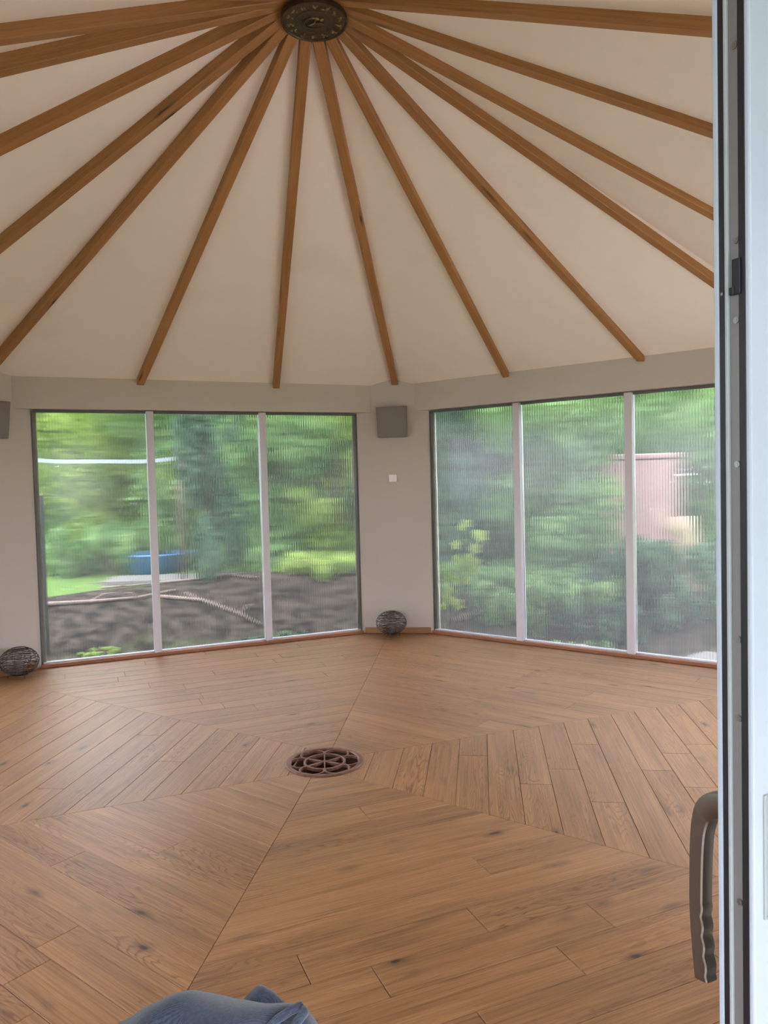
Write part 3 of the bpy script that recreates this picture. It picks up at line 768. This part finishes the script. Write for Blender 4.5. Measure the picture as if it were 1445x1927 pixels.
# ------------------------------------------------------------------ ceiling medallion
def medallion():
    root = empty('ceiling_medallion', (0.052, 0.011, 3.742)); tag(root, 'round dark bronze relief medallion where the rafters meet at the ceiling centre', 'medallion')
    R_ = 0.163
    prof = [(0, .0), (0.085, .0), (0.092, -.004), (0.099, 0.0), (0.150, 0.0), (0.154, -.005), (0.162, -.004), (R_, 0.004), (R_, 0.024), (0, 0.024)]
    bm = bmesh.new(); seg = 64; rings = []
    for r_, z in prof:
        if r_ == 0: rings.append([bm.verts.new((0, 0, z))])
        else: rings.append([bm.verts.new((r_ * math.cos(2 * math.pi * i / seg), r_ * math.sin(2 * math.pi * i / seg), z)) for i in range(seg)])
    for a, b in zip(rings, rings[1:]):
        for i in range(seg):
            j = (i + 1) % seg
            if len(a) == 1: bm.faces.new((a[0], b[i], b[j]))
            elif len(b) == 1: bm.faces.new((a[i], b[0], a[j]))
            else: bm.faces.new((a[i], b[i], b[j], a[j]))
    bobj('disc', bm, M['bronze'], root)
    def blob(bm, x, y, rx, ry, rz_, h):
        m = Matrix.Translation((x, y, 0)) @ Matrix.Rotation(rz_, 4, 'Z') @ Matrix.Diagonal((rx, ry, h, 1))
        bmesh.ops.create_icosphere(bm, subdivisions=2, radius=1, matrix=m)
    rg = random.Random(5)
    for k in range(14):
        a = 2 * math.pi * k / 14
        bm = bmesh.new()
        for q in range(4):
            r_ = 0.124 + rg.uniform(-.014, .014); aa = a + rg.uniform(-.09, .09)
            blob(bm, r_ * math.cos(aa), r_ * math.sin(aa), rg.uniform(.006, .013), rg.uniform(.003, .006), rg.uniform(0, 3), .005)
        bobj('figure_relief', bm, M['bronze_hi'], root, True)
    bm = bmesh.new()
    tube(bm, [(0.05 * math.cos(t) - .005, 0.045 * math.sin(t) + .006, -.001) for t in [RD(20 + 250 * i / 20) for i in range(21)]], [0.002 + 0.007 * math.sin(math.pi * i / 20) for i in range(21)], 8)
    blob(bm, .004, .02, .042, .020, .1, .010)
    bobj('centre_relief', bm, M['bronze'], root, True)
    bm = bmesh.new()
    tube(bm, [(-0.036, 0.012, -.006), (-.02, .006, -.008), (0.002, -.006, -.009), (.010, -.020, -.007)], [.002, .004, .004, .003], 8)
    blob(bm, .018, -.026, .014, .008, .5, .008); blob(bm, .040, -.014, .012, .008, -.4, .008); blob(bm, -.004, -.034, .018, .005, .1, .006)
    bobj('figure_highlight', bm, M['bronze_hi'], root, True)
medallion()

# ------------------------------------------------------------------ denim on a stool in the doorway
def grid_sheet(name, xs, ys, sil, rows, parent, thick=0.003):
    """cloth running over a rounded ridge: sil(x)= ridge height line; rows=(dy, t) fore and aft"""
    vs, fs = [], []
    for r_, (dy, t, amp) in enumerate(rows):
        for i, x in enumerate(xs):
            y = sil(x) + dy
            w = amp * (math.sin(x * .045 + r_ * .9) + .6 * math.sin(x * .021 - r_ * .5))
            vs.append(tuple(at(x, y + w, t + 0.012 * math.sin(x * .03 + r_ * .6))))
    nx = len(xs)
    for r_ in range(len(rows) - 1):
        for i in range(nx - 1): fs.append((r_ * nx + i, r_ * nx + i + 1, (r_ + 1) * nx + i + 1, (r_ + 1) * nx + i))
    o = obj(name, vs, fs, M['denim'], parent, True)
    so = o.modifiers.new('t', 'SOLIDIFY'); so.thickness = thick; so.offset = -1
    sb = o.modifiers.new('s', 'SUBSURF'); sb.levels = 1; sb.render_levels = 1
    return o
def lerp(tab):
    def f(x):
        if x <= tab[0][0]: return tab[0][1]
        for (a, b), (c, d) in zip(tab, tab[1:]):
            if x <= c:
                u = (x - a) / (c - a); u = u * u * (3 - 2 * u) * .5 + u * .5; return b + (d - b) * u
        return tab[-1][1]
    return f
garment = empty('denim_garment', (0.53, -3.02, 0.70))
tag(garment, 'crumpled blue denim garment with a folded hem at the bottom edge of the photo', 'clothing')
inv = Matrix.Translation(-Vector(garment.location))
main = lerp([(120, 2010), (180, 1955), (230, 1925), (290, 1891), (330, 1872), (360, 1866), (400, 1873), (450, 1884), (500, 1892), (545, 1891), (572, 1896), (600, 1935), (640, 1990)])
xs = [120 + 10 * i for i in range(53)]
o1 = grid_sheet('front_cloth', xs, None, main, [(120, .93, 0), (45, .90, 0), (10, .872, 0), (0, .85, 0), (3, .83, .0), (16, .81, .6), (45, .79, 1.6), (90, .775, 3), (150, .765, 4), (230, .76, 5), (330, .77, 5), (450, .79, 5)], garment)
flap = lerp([(425, 1925), (450, 1893), (478, 1862), (490, 1853), (505, 1862), (545, 1896), (590, 1945)])
xs2 = [425 + 7 * i for i in range(24)]
o2 = grid_sheet('folded_corner', xs2, None, flap, [(130, .97, 0), (40, .945, 0), (5, .93, 0), (0, .918, 0), (8, .905, 0), (40, .89, 0), (100, .88, 0)], garment, 0.0025)
bm = bmesh.new()
tube(bm, [at(505, 1932, .787), at(522, 1918, .795), at(545, 1903, .805), at(566, 1892, .812), at(571, 1897, .812)], [.0035, .0045, .0048, .0045, .002], 10)
o3 = bobj('hem', bm, M['denim'], garment, True)
bm = bmesh.new()
tube(bm, [at(572, 1894, .806), at(574, 1905, .800), at(560, 1922, .79), at(548, 1945, .78)], [.003, .0045, .005, .005], 10)
o4 = bobj('hem', bm, M['denim'], garment, True)
for o in (o1, o2, o3, o4):
    o.data.transform(inv)
# stool that carries it, below the frame
stool = empty('wooden_stool', (0.545, -3.01, 0.018)); tag(stool, 'low round wooden stool under the denim garment in the doorway', 'stool')
bm = bmesh.new(); tube(bm, [(0, 0, .60), (0, 0, .607), (0, 0, .632), (0, 0, .64)], [.125, .13, .13, .125], 40); bobj('seat', bm, M['skirt'], stool, False)
for k in range(3):
    a = RD(120 * k + 40); bm = bmesh.new(); tube(bm, [(math.cos(a) * .08, math.sin(a) * .08, .601), (math.cos(a) * .14, math.sin(a) * .14, 0.0)], [.016, .013], 12)
    bobj('leg', bm, M['skirt'], stool, True)

# ------------------------------------------------------------------ garden
def ground_h(x, y):
    r = math.hypot(x, y); a = math.degrees(math.atan2(y, x)) % 360
    z = -0.16
    # earth bank behind the two back windows
    w = max(0.0, 1 - abs(((a - 100 + 180) % 360) - 180) / 75)
    bank = math.exp(-((r - 5.6) / 1.15) ** 2) * 0.50 * min(1, w * 1.6)
    z += bank + 0.04 * math.sin(x * 1.7 + y * .9) * math.sin(y * 1.3 - x * .4) * (r > 4.2)
    return z
vs, fs = [], []
NR, NA = 60, 120
rad = [3.3 + 0.14 * i if i < 30 else 7.5 + (i - 30) * (i - 29) * 0.075 for i in range(NR)]
for i in range(NR):
    for j in range(NA):
        a = 2 * math.pi * j / NA; x, y = rad[i] * math.cos(a), rad[i] * math.sin(a); vs.append((x, y, ground_h(x, y)))
for i in range(NR - 1):
    for j in range(NA): fs.append((i * NA + j, (i + 1) * NA + j, (i + 1) * NA + (j + 1) % NA, i * NA + (j + 1) % NA))
def groundmat():
    m, n, l, b = mat('garden soil and grass'); b.inputs['Roughness'].default_value = 1; b.inputs['Specular IOR Level'].default_value = 0.05
    t = n.new('ShaderNodeTexCoord'); sx = n.new('ShaderNodeSeparateXYZ'); l.new(t.outputs['Object'], sx.inputs[0])
    ln = n.new('ShaderNodeVectorMath'); ln.operation = 'LENGTH'
    cz = n.new('ShaderNodeCombineXYZ'); l.new(sx.outputs[0], cz.inputs[0]); l.new(sx.outputs[1], cz.inputs[1]); l.new(cz.outputs[0], ln.inputs[0])
    q = n.new('ShaderNodeTexNoise'); q.inputs['Scale'].default_value = 2.2; q.inputs['Detail'].default_value = 8; l.new(t.outputs['Object'], q.inputs['Vector'])
    ad = n.new('ShaderNodeMath'); ad.operation = 'MULTIPLY_ADD'; ad.inputs[1].default_value = 2.4; l.new(q.outputs['Fac'], ad.inputs[0]); l.new(ln.outputs['Value'], ad.inputs[2])
    r = n.new('ShaderNodeMapRange'); r.inputs['From Min'].default_value = 7.9; r.inputs['From Max'].default_value = 8.6; l.new(ad.outputs[0], r.inputs['Value'])
    q2 = n.new('ShaderNodeTexNoise'); q2.inputs['Scale'].default_value = 7; q2.inputs['Detail'].default_value = 8; l.new(t.outputs['Object'], q2.inputs['Vector'])
    so = n.new('ShaderNodeValToRGB'); e = so.color_ramp.elements; e[0].position = .33; e[0].color = (.006, .005, .004, 1); e[1].position = .66; e[1].color = (.042, .034, .026, 1); x = e.new(.5); x.color = (.022, .018, .013, 1)
    l.new(q2.outputs['Fac'], so.inputs[0])
    gr = n.new('ShaderNodeValToRGB'); e = gr.color_ramp.elements; e[0].position = .35; e[0].color = (.035, .07, .016, 1); e[1].position = .65; e[1].color = (.085, .14, .035, 1)
    l.new(q2.outputs['Fac'], gr.inputs[0])
    # moss patches close to the wall
    ms = n.new('ShaderNodeMapRange'); ms.inputs['From Min'].default_value = 5.3; ms.inputs['From Max'].default_value = 4.6; l.new(ad.outputs[0], ms.inputs['Value']); 
    mm = n.new('ShaderNodeMix'); mm.data_type = 'RGBA'; l.new(ms.outputs[0], mm.inputs[0]); l.new(so.outputs[0], mm.inputs[6]); mm.inputs[7].default_value = (.04, .052, .022, 1)
    mi = n.new('ShaderNodeMix'); mi.data_type = 'RGBA'; l.new(r.outputs[0], mi.inputs[0]); l.new(mm.outputs[2], mi.inputs[6]); l.new(gr.outputs[0], mi.inputs[7])
    l.new(mi.outputs[2], b.inputs['Base Color'])
    return m
struct(obj('ground', vs, fs, groundmat(), smooth=True))
# unseen roof on posts, added to shade the doorway side
bm = bmesh.new(); boxN(bm, 300, 3.46, 4.85, -2.2, 2.2, 2.42, 2.52, .01); struct(bobj('shade_roof', bm, M['render']))
for s_ in (-2.1, 2.1):
    bm = bmesh.new(); boxN(bm, 300, 4.70, 4.82, s_ - .06, s_ + .06, -.106, 2.419, .005); struct(bobj('trim_%d' % (33 + (s_ > 0)), bm, M['render']))
# unseen pale paving added to bounce skylight indoors, pale path by the right window
M['paving'] = simple('bounce paving', (0.50, 0.47, 0.43), 0.9, noise=.1, nscale=3)
bm = bmesh.new(); boxN(bm, 300, 3.44, 7.6, -3.2, 2.6, -0.20, -0.105, .01)
struct(bobj('bounce_terrace', bm, M['paving']))
bm = bmesh.new(); boxN(bm, 0, 3.46, 8.0, -1.2, 2.2, -0.20, -0.105, .01)
struct(bobj('bounce_terrace', bm, M['paving']))
bm = bmesh.new(); boxN(bm, 45, 3.7, 4.7, -0.3, 2.5, -0.20, -0.10, .01)
struct(bobj('path', bm, M['path']))

bm = bmesh.new(); boxN(bm, 100, 8.9, 9.7, -4.0, 1.2, -0.30, -0.085, .01)
struct(bobj('path', bm, M['path']))
npr = np.random.default_rng(4)
def foliage_mesh(name, cnt, blobs, leaf, m):
    """leaf blades scattered through lumpy volumes; blobs = (x,y,z,r)"""
    bl = np.array(blobs); wt = bl[:, 3] ** 2; idx = npr.choice(len(bl), cnt, p=wt / wt.sum())
    d = npr.normal(size=(cnt, 3)); d /= np.linalg.norm(d, axis=1)[:, None]
    rr = bl[idx, 3] * (0.55 + 0.5 * npr.random(cnt) ** .6)
    c = bl[idx, :3] + d * rr[:, None]
    nrm = d + npr.normal(size=(cnt, 3)) * .55 + np.array([0, 0, .5]); nrm /= np.linalg.norm(nrm, axis=1)[:, None]
    u = np.cross(nrm, npr.normal(size=(cnt, 3))); u /= np.linalg.norm(u, axis=1)[:, None]; v = np.cross(nrm, u)
    s = leaf * (0.6 + .8 * npr.random(cnt))[:, None]
    V = np.stack([c - u * s, c - v * s * .45 + nrm * s * .12, c + u * s, c + v * s * .45 + nrm * s * .12], 1).reshape(-1, 3)
    me = bpy.data.meshes.new(name); me.vertices.add(len(V)); me.vertices.foreach_set('co', V.ravel())
    me.loops.add(cnt * 4); me.loops.foreach_set('vertex_index', np.arange(cnt * 4)); me.polygons.add(cnt)
    me.polygons.foreach_set('loop_start', np.arange(cnt) * 4); me.polygons.foreach_set('loop_total', np.full(cnt, 4))
    me.update(); me.validate(); me.materials.append(m)
    return me
def lumps(rg, n, R_, h0, h1, r0, r1):
    out = []
    for _ in range(n):
        a = rg.uniform(0, 6.28); q = R_ * math.sqrt(rg.random()); out.append((q * math.cos(a), q * math.sin(a), rg.uniform(h0, h1), rg.uniform(r0, r1)))
    return out
rg = random.Random(21)
def proto(kind):
    if kind[0] == 'g':    # low spreading ground cover
        bl = lumps(rg, 26, 1.0, .05, .42, .10, .24); stems = [((rg.uniform(-.5, .5), rg.uniform(-.5, .5), 0), (rg.uniform(-.9, .9), rg.uniform(-.9, .9), .45)) for _ in range(9)]; r0 = .012
        R_, h, nl, leafsz, cnt = 1, .5, 1, .06, 3600
    elif kind[0] == 's':    # shrub 1.6 m tall, unit footprint
        R_, h, nl, leafsz, cnt = .55, 1.5, 12, .055, 4200
        bl = lumps(rg, nl, R_, .25, h, .22, .42); stems = [((0, 0, 0), (rg.uniform(-.5, .5), rg.uniform(-.5, .5), 1.2)) for _ in range(7)]; r0 = .018
    else:                 # tree ~5.5 m
        R_, h, nl, leafsz, cnt = 1.5, 5.2, 26, .085, 11000
        bl = lumps(rg, nl, R_, 1.3, h, .55, .95); stems = [((0, 0, 0), (rg.uniform(-.1, .1), rg.uniform(-.1, .1), 2.2))] + [((0, 0, 1.4), (rg.uniform(-1.2, 1.2), rg.uniform(-1.2, 1.2), rg.uniform(3, 4.5))) for _ in range(6)]; r0 = .07
    mt = {'a': M['leaf_a'], 'b': M['leaf_b'], 'c': M['leaf_c']}[kind[1]]
    fm = foliage_mesh('foliage', cnt, bl, leafsz, mt)
    bm = bmesh.new()
    for i, (a, b) in enumerate(stems):
        a, b = Vector(a), Vector(b); mid = (a + b) / 2 + Vector((rg.uniform(-.1, .1), rg.uniform(-.1, .1), 0))
        rr = r0 * (1.4 if (i == 0 and kind[0] == 't') else .8); tube(bm, [a, mid, b], [rr, rr * .75, rr * .35], 7)
    me = bpy.data.meshes.new('stems'); bm.to_mesh(me); bm.free(); me.materials.append(M['bark'])
    return fm, me
PR = {k: proto(k) for k in ('sa', 'sb', 'sc', 'ta', 'tb', 'tc', 'gb', 'gc', 'ga')}
def plant(kind, x, y, scale, label, group, zs=1.0, z=None):
    zz = ground_h(x, y) if z is None else z
    nm = 'tree' if kind[0] == 't' else 'shrub'
    root = empty(nm, (x, y, zz - 0.01), rg.uniform(0, 6.28)); root.scale = (scale, scale, scale * zs); tag(root, label, nm, group)
    f = bpy.data.objects.new('foliage', PR[kind][0]); C.objects.link(f); f.parent = root; f['kind'] = 'stuff'
    t = bpy.data.objects.new('stems' if nm == 'shrub' else 'trunk', PR[kind][1]); C.objects.link(t); t.parent = root
    return root
col = {'a': 'yellow-green', 'b': 'mid-green', 'c': 'dark blue-green'}
def via(px, D):       # ground spot seen at column px, D metres ahead of the camera
    p = at(px, 1000, D); return p.x, p.y
LW, RW = 'seen through the left window', 'seen through the right window'
for (px, D, k, s, zs, lab) in [
    (75, 24, 'sb', 1.6, 1.0, 'mid-green shrub by the bright green lawn at the far left of the left window'),
    (200, 19.0, 'sa', 1.5, 1.1, 'pale green shrub beyond the blue tub in the left window'),
    (398, 9.2, 'sc', 0.55, 2.5, 'tall dark upright bush in the middle pane of the left window'),
    (352, 15.8, 'sb', 1.3, 1.5, 'green bush left of the tall dark bush in the left window'),
    (470, 13.0, 'sb', 1.4, 1.2, 'broad green bush right of the tall dark bush in the left window'),
    (560, 12.5, 'sb', 1.5, 1.2, 'green shrub in the third pane of the left window, left half'),
    (655, 12.5, 'sa', 1.5, 1.3, 'light green shrub in the third pane of the left window, right half'),
    (850, 10.2, 'sc', 1.35, 1.2, 'dusky green shrub behind the climbing plant in the right window'),
    (945, 10.8, 'sb', 1.5, 1.3, 'green shrub in the first pane of the right window, right half'),
    (1035, 9.3, 'sb', 1.2, 1.1, 'leafy shrub in the second pane of the right window, left half'),
    (1070, 10.4, 'sc', 0.6, 1.0, 'low dark shrub in the second pane left of the salmon block'),
    (1225, 8.0, 'gc', 0.75, 1.6, 'dark low shrub in front of the salmon block in the third pane'),
    (1345, 9.6, 'sb', 1.2, 1.3, 'green shrub at the right end of the right window'),
    (1055, 7.7, 'gb', 0.70, 1.3, 'leafy ground cover low in the second pane of the right window'),
    (1140, 7.4, 'gc', 0.55, 1.3, 'small dark ground cover low beside the right-hand window post'),
    (1320, 7.3, 'gc', 0.50, 1.2, 'small dark ground cover low at the right end of the right window'),
    (930, 8.4, 'gb', 0.60, 1.1, 'leafy ground cover low in the first pane of the right window'),
    (1090, 6.7, 'gb', 0.28, .8, 'tiny green tuft near the glass in the second pane of the right window'),
    (520, 7.4, 'gc', 0.35, .6, 'low dark ground cover at the bank foot, third pane of left window'),
    (640, 7.2, 'gb', 0.35, .5, 'low green ground cover beside the left window near the back pillar'),
    (180, 7.1, 'ga', 0.18, .5, 'small bright tuft low in the first pane of the left window'),
    (205, 14.5, 'gb', 1.1, 1.6, 'low green bushes on the lawn between bright grass and blue tub'),
    (610, 9.5, 'ga', 0.55, .9, 'bright ground cover on top of the bank in the third pane of the left window')]:
    x, y = via(px, D); plant(k, x, y, s, lab, 'garden shrubs', zs)
for (px, D, k, s, lab) in [
    (60, 27, 'tb', 1.3, 'green tree far left in the left window beyond the lawn'),
    (185, 20, 'ta', 1.3, 'yellow-green tree behind the white rope in the left window'),
    (300, 17.5, 'ta', 1.2, 'yellow-green tree above the blue tub in the left window'),
    (400, 15.5, 'tb', 1.1, 'green tree behind the tall dark bush in the left window'),
    (500, 16, 'ta', 1.15, 'bright leafy tree behind the second post of the left window'),
    (600, 14.5, 'tb', 1.1, 'green tree filling the third pane of the left window'),
    (690, 16, 'ta', 1.2, 'leafy tree beside the back pillar, left of it'),
    (800, 15, 'tb', 1.1, 'leafy tree beside the back pillar, right of it'),
    (880, 13.5, 'ta', 1.1, 'yellow-green tree high in the first pane of the right window'),
    (985, 14.0, 'tb', 1.1, 'green tree behind the first post of the right window'),
    (1085, 15.5, 'ta', 1.1, 'pale green tree behind the second pane of the right window'),
    (1200, 16.0, 'tb', 1.15, 'green tree behind the salmon block'),
    (1300, 13.5, 'tb', 1.1, 'green tree in the third pane of the right window'),
    (1420, 14.5, 'ta', 1.2, 'green tree hidden behind the white door leaf')]:
    x, y = via(px, D); plant(k, x, y, s, lab, 'trees beyond the garden')
for i, (a, r_) in ((0, (262, 12)), (1, (285, 13)), (2, (305, 13.5)), (3, (325, 13))):  # unseen trees added to cut the sky light on the door
    plant(('tb', 'tc', 'ta', 'tc')[i], r_ * math.cos(RD(a)), r_ * math.sin(RD(a)), 1.3, ('added leafy tree shading the doorway, behind the viewpoint on the left', 'added dark leafy tree behind the viewpoint, shading the doorway', 'added pale leafy tree behind the viewpoint, shading the sliding door', 'added dark leafy tree shading the doorway, behind the viewpoint on the right')[i], 'added trees shading the doorway')
# wooded backdrop
bl = []
for i in range(90):
    a = RD(25 + 140 * i / 89); r_ = 27 + rg.uniform(-1.5, 1.5)
    for z in (1.2, 3.6, 6.2, 8.4): bl.append((r_ * math.cos(a) + rg.uniform(-.8, .8), r_ * math.sin(a), z + rg.uniform(-.5, .5), rg.uniform(1.4, 2.2)))
me = foliage_mesh('woodland', 30000, bl, 0.26, M['leaf_b'])
o = bpy.data.objects.new('woodland', me); C.objects.link(o); o['kind'] = 'stuff'; tag(o, 'continuous green woodland edge closing the view behind the garden trees', 'foliage')

# climbing plant close to the right window
def climber():
    bx, by = P(60, 3.42, 0, 0).xy, None
    base = at(842, 1150, 7.42); tip = at(880, 985, 7.42)
    z0 = ground_h(base.x, base.y)
    root = empty('climbing_plant', (base.x, base.y, z0)); tag(root, 'leafy climbing plant close to the glass in the first pane of the right window', 'plant')
    pts = [(842, 1165), (850, 1140), (868, 1105), (880, 1075), (882, 1040), (882, 1010), (878, 985), (890, 980)]
    P3 = [Vector((base.x, base.y, z0))] + [at(a, b, 7.42) for a, b in pts]
    bm = bmesh.new(); tube(bm, [p - Vector(root.location) for p in P3], [.008, .007, .006, .006, .005, .004, .003, .003, .002], 6); bobj('stem', bm, M['leaf_b'], root)
    lf = [(878, 985, 12), (868, 992, 9), (895, 1003, 9), (905, 1008, 16), (893, 1032, 14), (858, 1025, 12), (880, 1050, 13), (870, 1065, 17), (860, 1052, 12), (893, 1060, 16), (885, 1075, 12), (848, 1083, 12), (862, 1090, 12), (838, 1090, 9), (880, 1092, 10), (832, 1075, 8), (853, 1130, 12), (841, 1125, 13), (862, 1137, 14), (836, 1140, 9), (850, 1110, 9)]
    for (a, b, r_) in lf:
        c = at(a, b, 7.42 + rg.uniform(-.05, .05)) - Vector(root.location); s = r_ / 1413 * 7.4
        bm = bmesh.new(); ax = Vector((rg.uniform(-.3, .3), -1, rg.uniform(.2, .8))).normalized(); u = ax.cross(Vector((0, 0, 1))).normalized(); v = ax.cross(u); ro = rg.uniform(0, 6.28)
        ctr = bm.verts.new(c + ax * .004); ring = []
        for k in range(15):
            an = 2 * math.pi * k / 15; rr = s * (1.0 if k % 3 == 0 else .66 if k % 3 == 1 else .7)
            ring.append(bm.verts.new(c + u * rr * math.cos(an + ro) + v * rr * math.sin(an + ro) - ax * .01 * (k % 3 == 0)))
        for k in range(15): bm.faces.new((ctr, ring[k], ring[(k + 1) % 15]))
        bobj('leaf', bm, M['leaf_a'], root)
climber()

# salmon block, pale trunk, tub, rope, post, branches, hose
p = via(1205, 9.6); zg = ground_h(*p)
r = empty('garden_wall_block', (p[0], p[1], zg), RD(-5)); tag(r, 'salmon-pink rendered block standing behind the second post of the right window', 'wall block')
bm = bmesh.new(); box(bm, -.44, .44, -.22, .22, 0, 1.66 - zg, .03); bobj('body', bm, M['pink'], r)
bm = bmesh.new(); box(bm, -.46, .46, -.24, .24, 1.66 - zg, 1.73 - zg, .02); bobj('capping', bm, M['pink'], r)
p = via(1292, 8.3); zg = ground_h(*p)
r = empty('tree_stump', (p[0], p[1], zg)); tag(r, 'tall pale bare tree stump in the third pane of the right window', 'stump')
bm = bmesh.new(); tube(bm, [(0, 0, -.02), (0.01, 0, .2), (-.02, 0, .45), (-.03, 0, .65), (-.05, 0, .80)], [.17, .13, .125, .11, .10], 14); bobj('trunk', bm, M['pale_bark'], r, True)
bm = bmesh.new(); tube(bm, [(-.02, 0, .5), (-.2, .05, .68), (-.3, .05, .9)], [.05, .04, .02], 8); bobj('branch', bm, M['pale_bark'], r, True)
p = via(296, 14.4); zg = ground_h(*p)
r = empty('blue_tub', (p[0], p[1], zg)); tag(r, 'low round blue plastic tub on the lawn behind the first post of the left window', 'tub')
bm = bmesh.new(); seg = 32; prof = [(.50, 0.0), (.58, .34), (.60, .35), (.60, .38), (.56, .38), (.48, .05)]; rings = []
for q, z in prof: rings.append([bm.verts.new((q * math.cos(2 * math.pi * i / seg), q * math.sin(2 * math.pi * i / seg), z)) for i in range(seg)])
for a, b in zip(rings, rings[1:]):
    for i in range(seg): bm.faces.new((a[i], a[(i + 1) % seg], b[(i + 1) % seg], b[i]))
bm.faces.new(rings[0][::-1]); bm.faces.new(rings[-1])
bobj('basin', bm, M['blue'], r, True)
# rope between two posts
r0, r1 = at(20, 858, 9.5), at(338, 860, 9.5)
root = empty('rope_line', (r0.x, r0.y, ground_h(r0.x, r0.y))); tag(root, 'white band of webbing strung between posts, seen high in the left window', 'rope')
L0 = Vector(root.location); bm = bmesh.new(); N = 24; a_, b_2 = r0 - L0, r1 - L0
pr = []
for i in range(N + 1):
    u = i / N; q = a_.lerp(b_2, u); q.z -= 0.30 * 4 * u * (1 - u) * .25 + 0.012 * math.sin(9 * u); pr.append(q)
for i in range(N):
    p0, p1 = pr[i], pr[i + 1]
    v = [bm.verts.new(p0 + Vector((0, 0, dz)) + Vector((0, dy, 0))) for dz, dy in ((-.024, -.006), (.024, -.006), (.024, .006), (-.024, .006))]
    w = [bm.verts.new(p1 + Vector((0, 0, dz)) + Vector((0, dy, 0))) for dz, dy in ((-.024, -.006), (.024, -.006), (.024, .006), (-.024, .006))]
    for k in range(4): bm.faces.new((v[k], v[(k + 1) % 4], w[(k + 1) % 4], w[k]))
bobj('webbing', bm, M['white_rope'], root)
for e_ in (a_, b_2):
    zb = ground_h(e_.x + L0.x, e_.y + L0.y) - L0.z
    bm = bmesh.new(); tube(bm, [(e_.x, e_.y, zb), (e_.x, e_.y, e_.z + .06)], .035, 10); bobj('post', bm, M['bark'], root, True)
p = at(71, 1000, 7.0); zg = ground_h(p.x, p.y)
bm = bmesh.new(); box(bm, -.045, .045, -.045, .045, 0, at(63, 932, 7.0).z - zg, .006); o = bobj('garden_post', bm, M['dark_post']); o.location = (p.x, p.y, zg)
tag(o, 'dark square post just outside the left end of the left window', 'post')
def branch(pts, r_, label, nm='fallen_branch', m='twig', cat='branch', forks=2):
    P3 = []
    for (a, b, D) in pts:
        q = at(a, b, D); z = ground_h(q.x, q.y) + r_ * 1.2; P3.append(Vector((q.x, q.y, max(z, q.z if nm == 'arching_branch' else z))))
    root = P3[0].copy(); bm = bmesh.new(); tube(bm, [p_ - root for p_ in P3], [r_ * (1 - .6 * i / len(P3)) for i in range(len(P3))], 7)
    for f in range(forks):
        i = 1 + f % (len(P3) - 2); d = Vector((rg.uniform(-.5, .5), rg.uniform(-.2, .4), .12)); tube(bm, [P3[i] - root, P3[i] - root + d * .5, P3[i] - root + d + Vector((0, 0, -.06))], [r_ * .6, r_ * .4, r_ * .2], 6)
    o = bobj(nm, bm, M[m], None, True); o.location = root; tag(o, label, cat, 'fallen branches on the bank' if cat == 'branch' else None)
    return o
branch([(80, 1150, 8.0), (170, 1145, 8.1), (260, 1135, 8.3), (330, 1120, 8.6)], .022, 'long pale fallen branch on the bank behind the first pane of the left window')
branch([(300, 1140, 8.4), (380, 1135, 8.4), (450, 1145, 8.2), (490, 1155, 8.0)], .020, 'pale fallen branch low in the middle pane of the left window')
branch([(300, 1110, 9.0), (360, 1100, 9.0), (430, 1092, 9.2), (480, 1100, 9.0)], .016, 'thin pale branch near the top of the bank, middle pane of the left window')
branch([(190, 1122, 8.8), (240, 1118, 8.8), (285, 1112, 8.9)], .016, 'short pale branch high on the bank beside the first post of the left window')
branch([(850, 1155, 7.9), (900, 1135, 8.0), (945, 1130, 8.1), (975, 1138, 8.1)], .024, 'grey fallen branch low in the first pane of the right window')
branch([(1010, 1150, 7.6), (1080, 1160, 7.5), (1160, 1150, 7.4)], .020, 'fallen branch low in the second pane of the right window')
branch([(70, 1222, 6.2), (95, 1233, 6.25), (125, 1241, 6.3), (165, 1250, 6.35)], .016, 'white garden hose on the ground at the lower left corner of the left window', 'garden_hose', 'white_rope', 'hose', 0)
q = at(1090, 1190, 6.6)
bm = bmesh.new(); bmesh.ops.create_icosphere(bm, subdivisions=3, radius=1, matrix=Matrix.Diagonal((.17, .12, .085, 1)))
for v in bm.verts: v.co *= 1 + .08 * math.sin(v.co.x * 40) * math.cos(v.co.y * 33)
o = bobj('garden_stone', bm, M['twig'], None, True); o.location = (q.x, q.y, ground_h(q.x, q.y) + .06); tag(o, 'rounded tan stone low in the second pane of the right window', 'stone')
print('done')
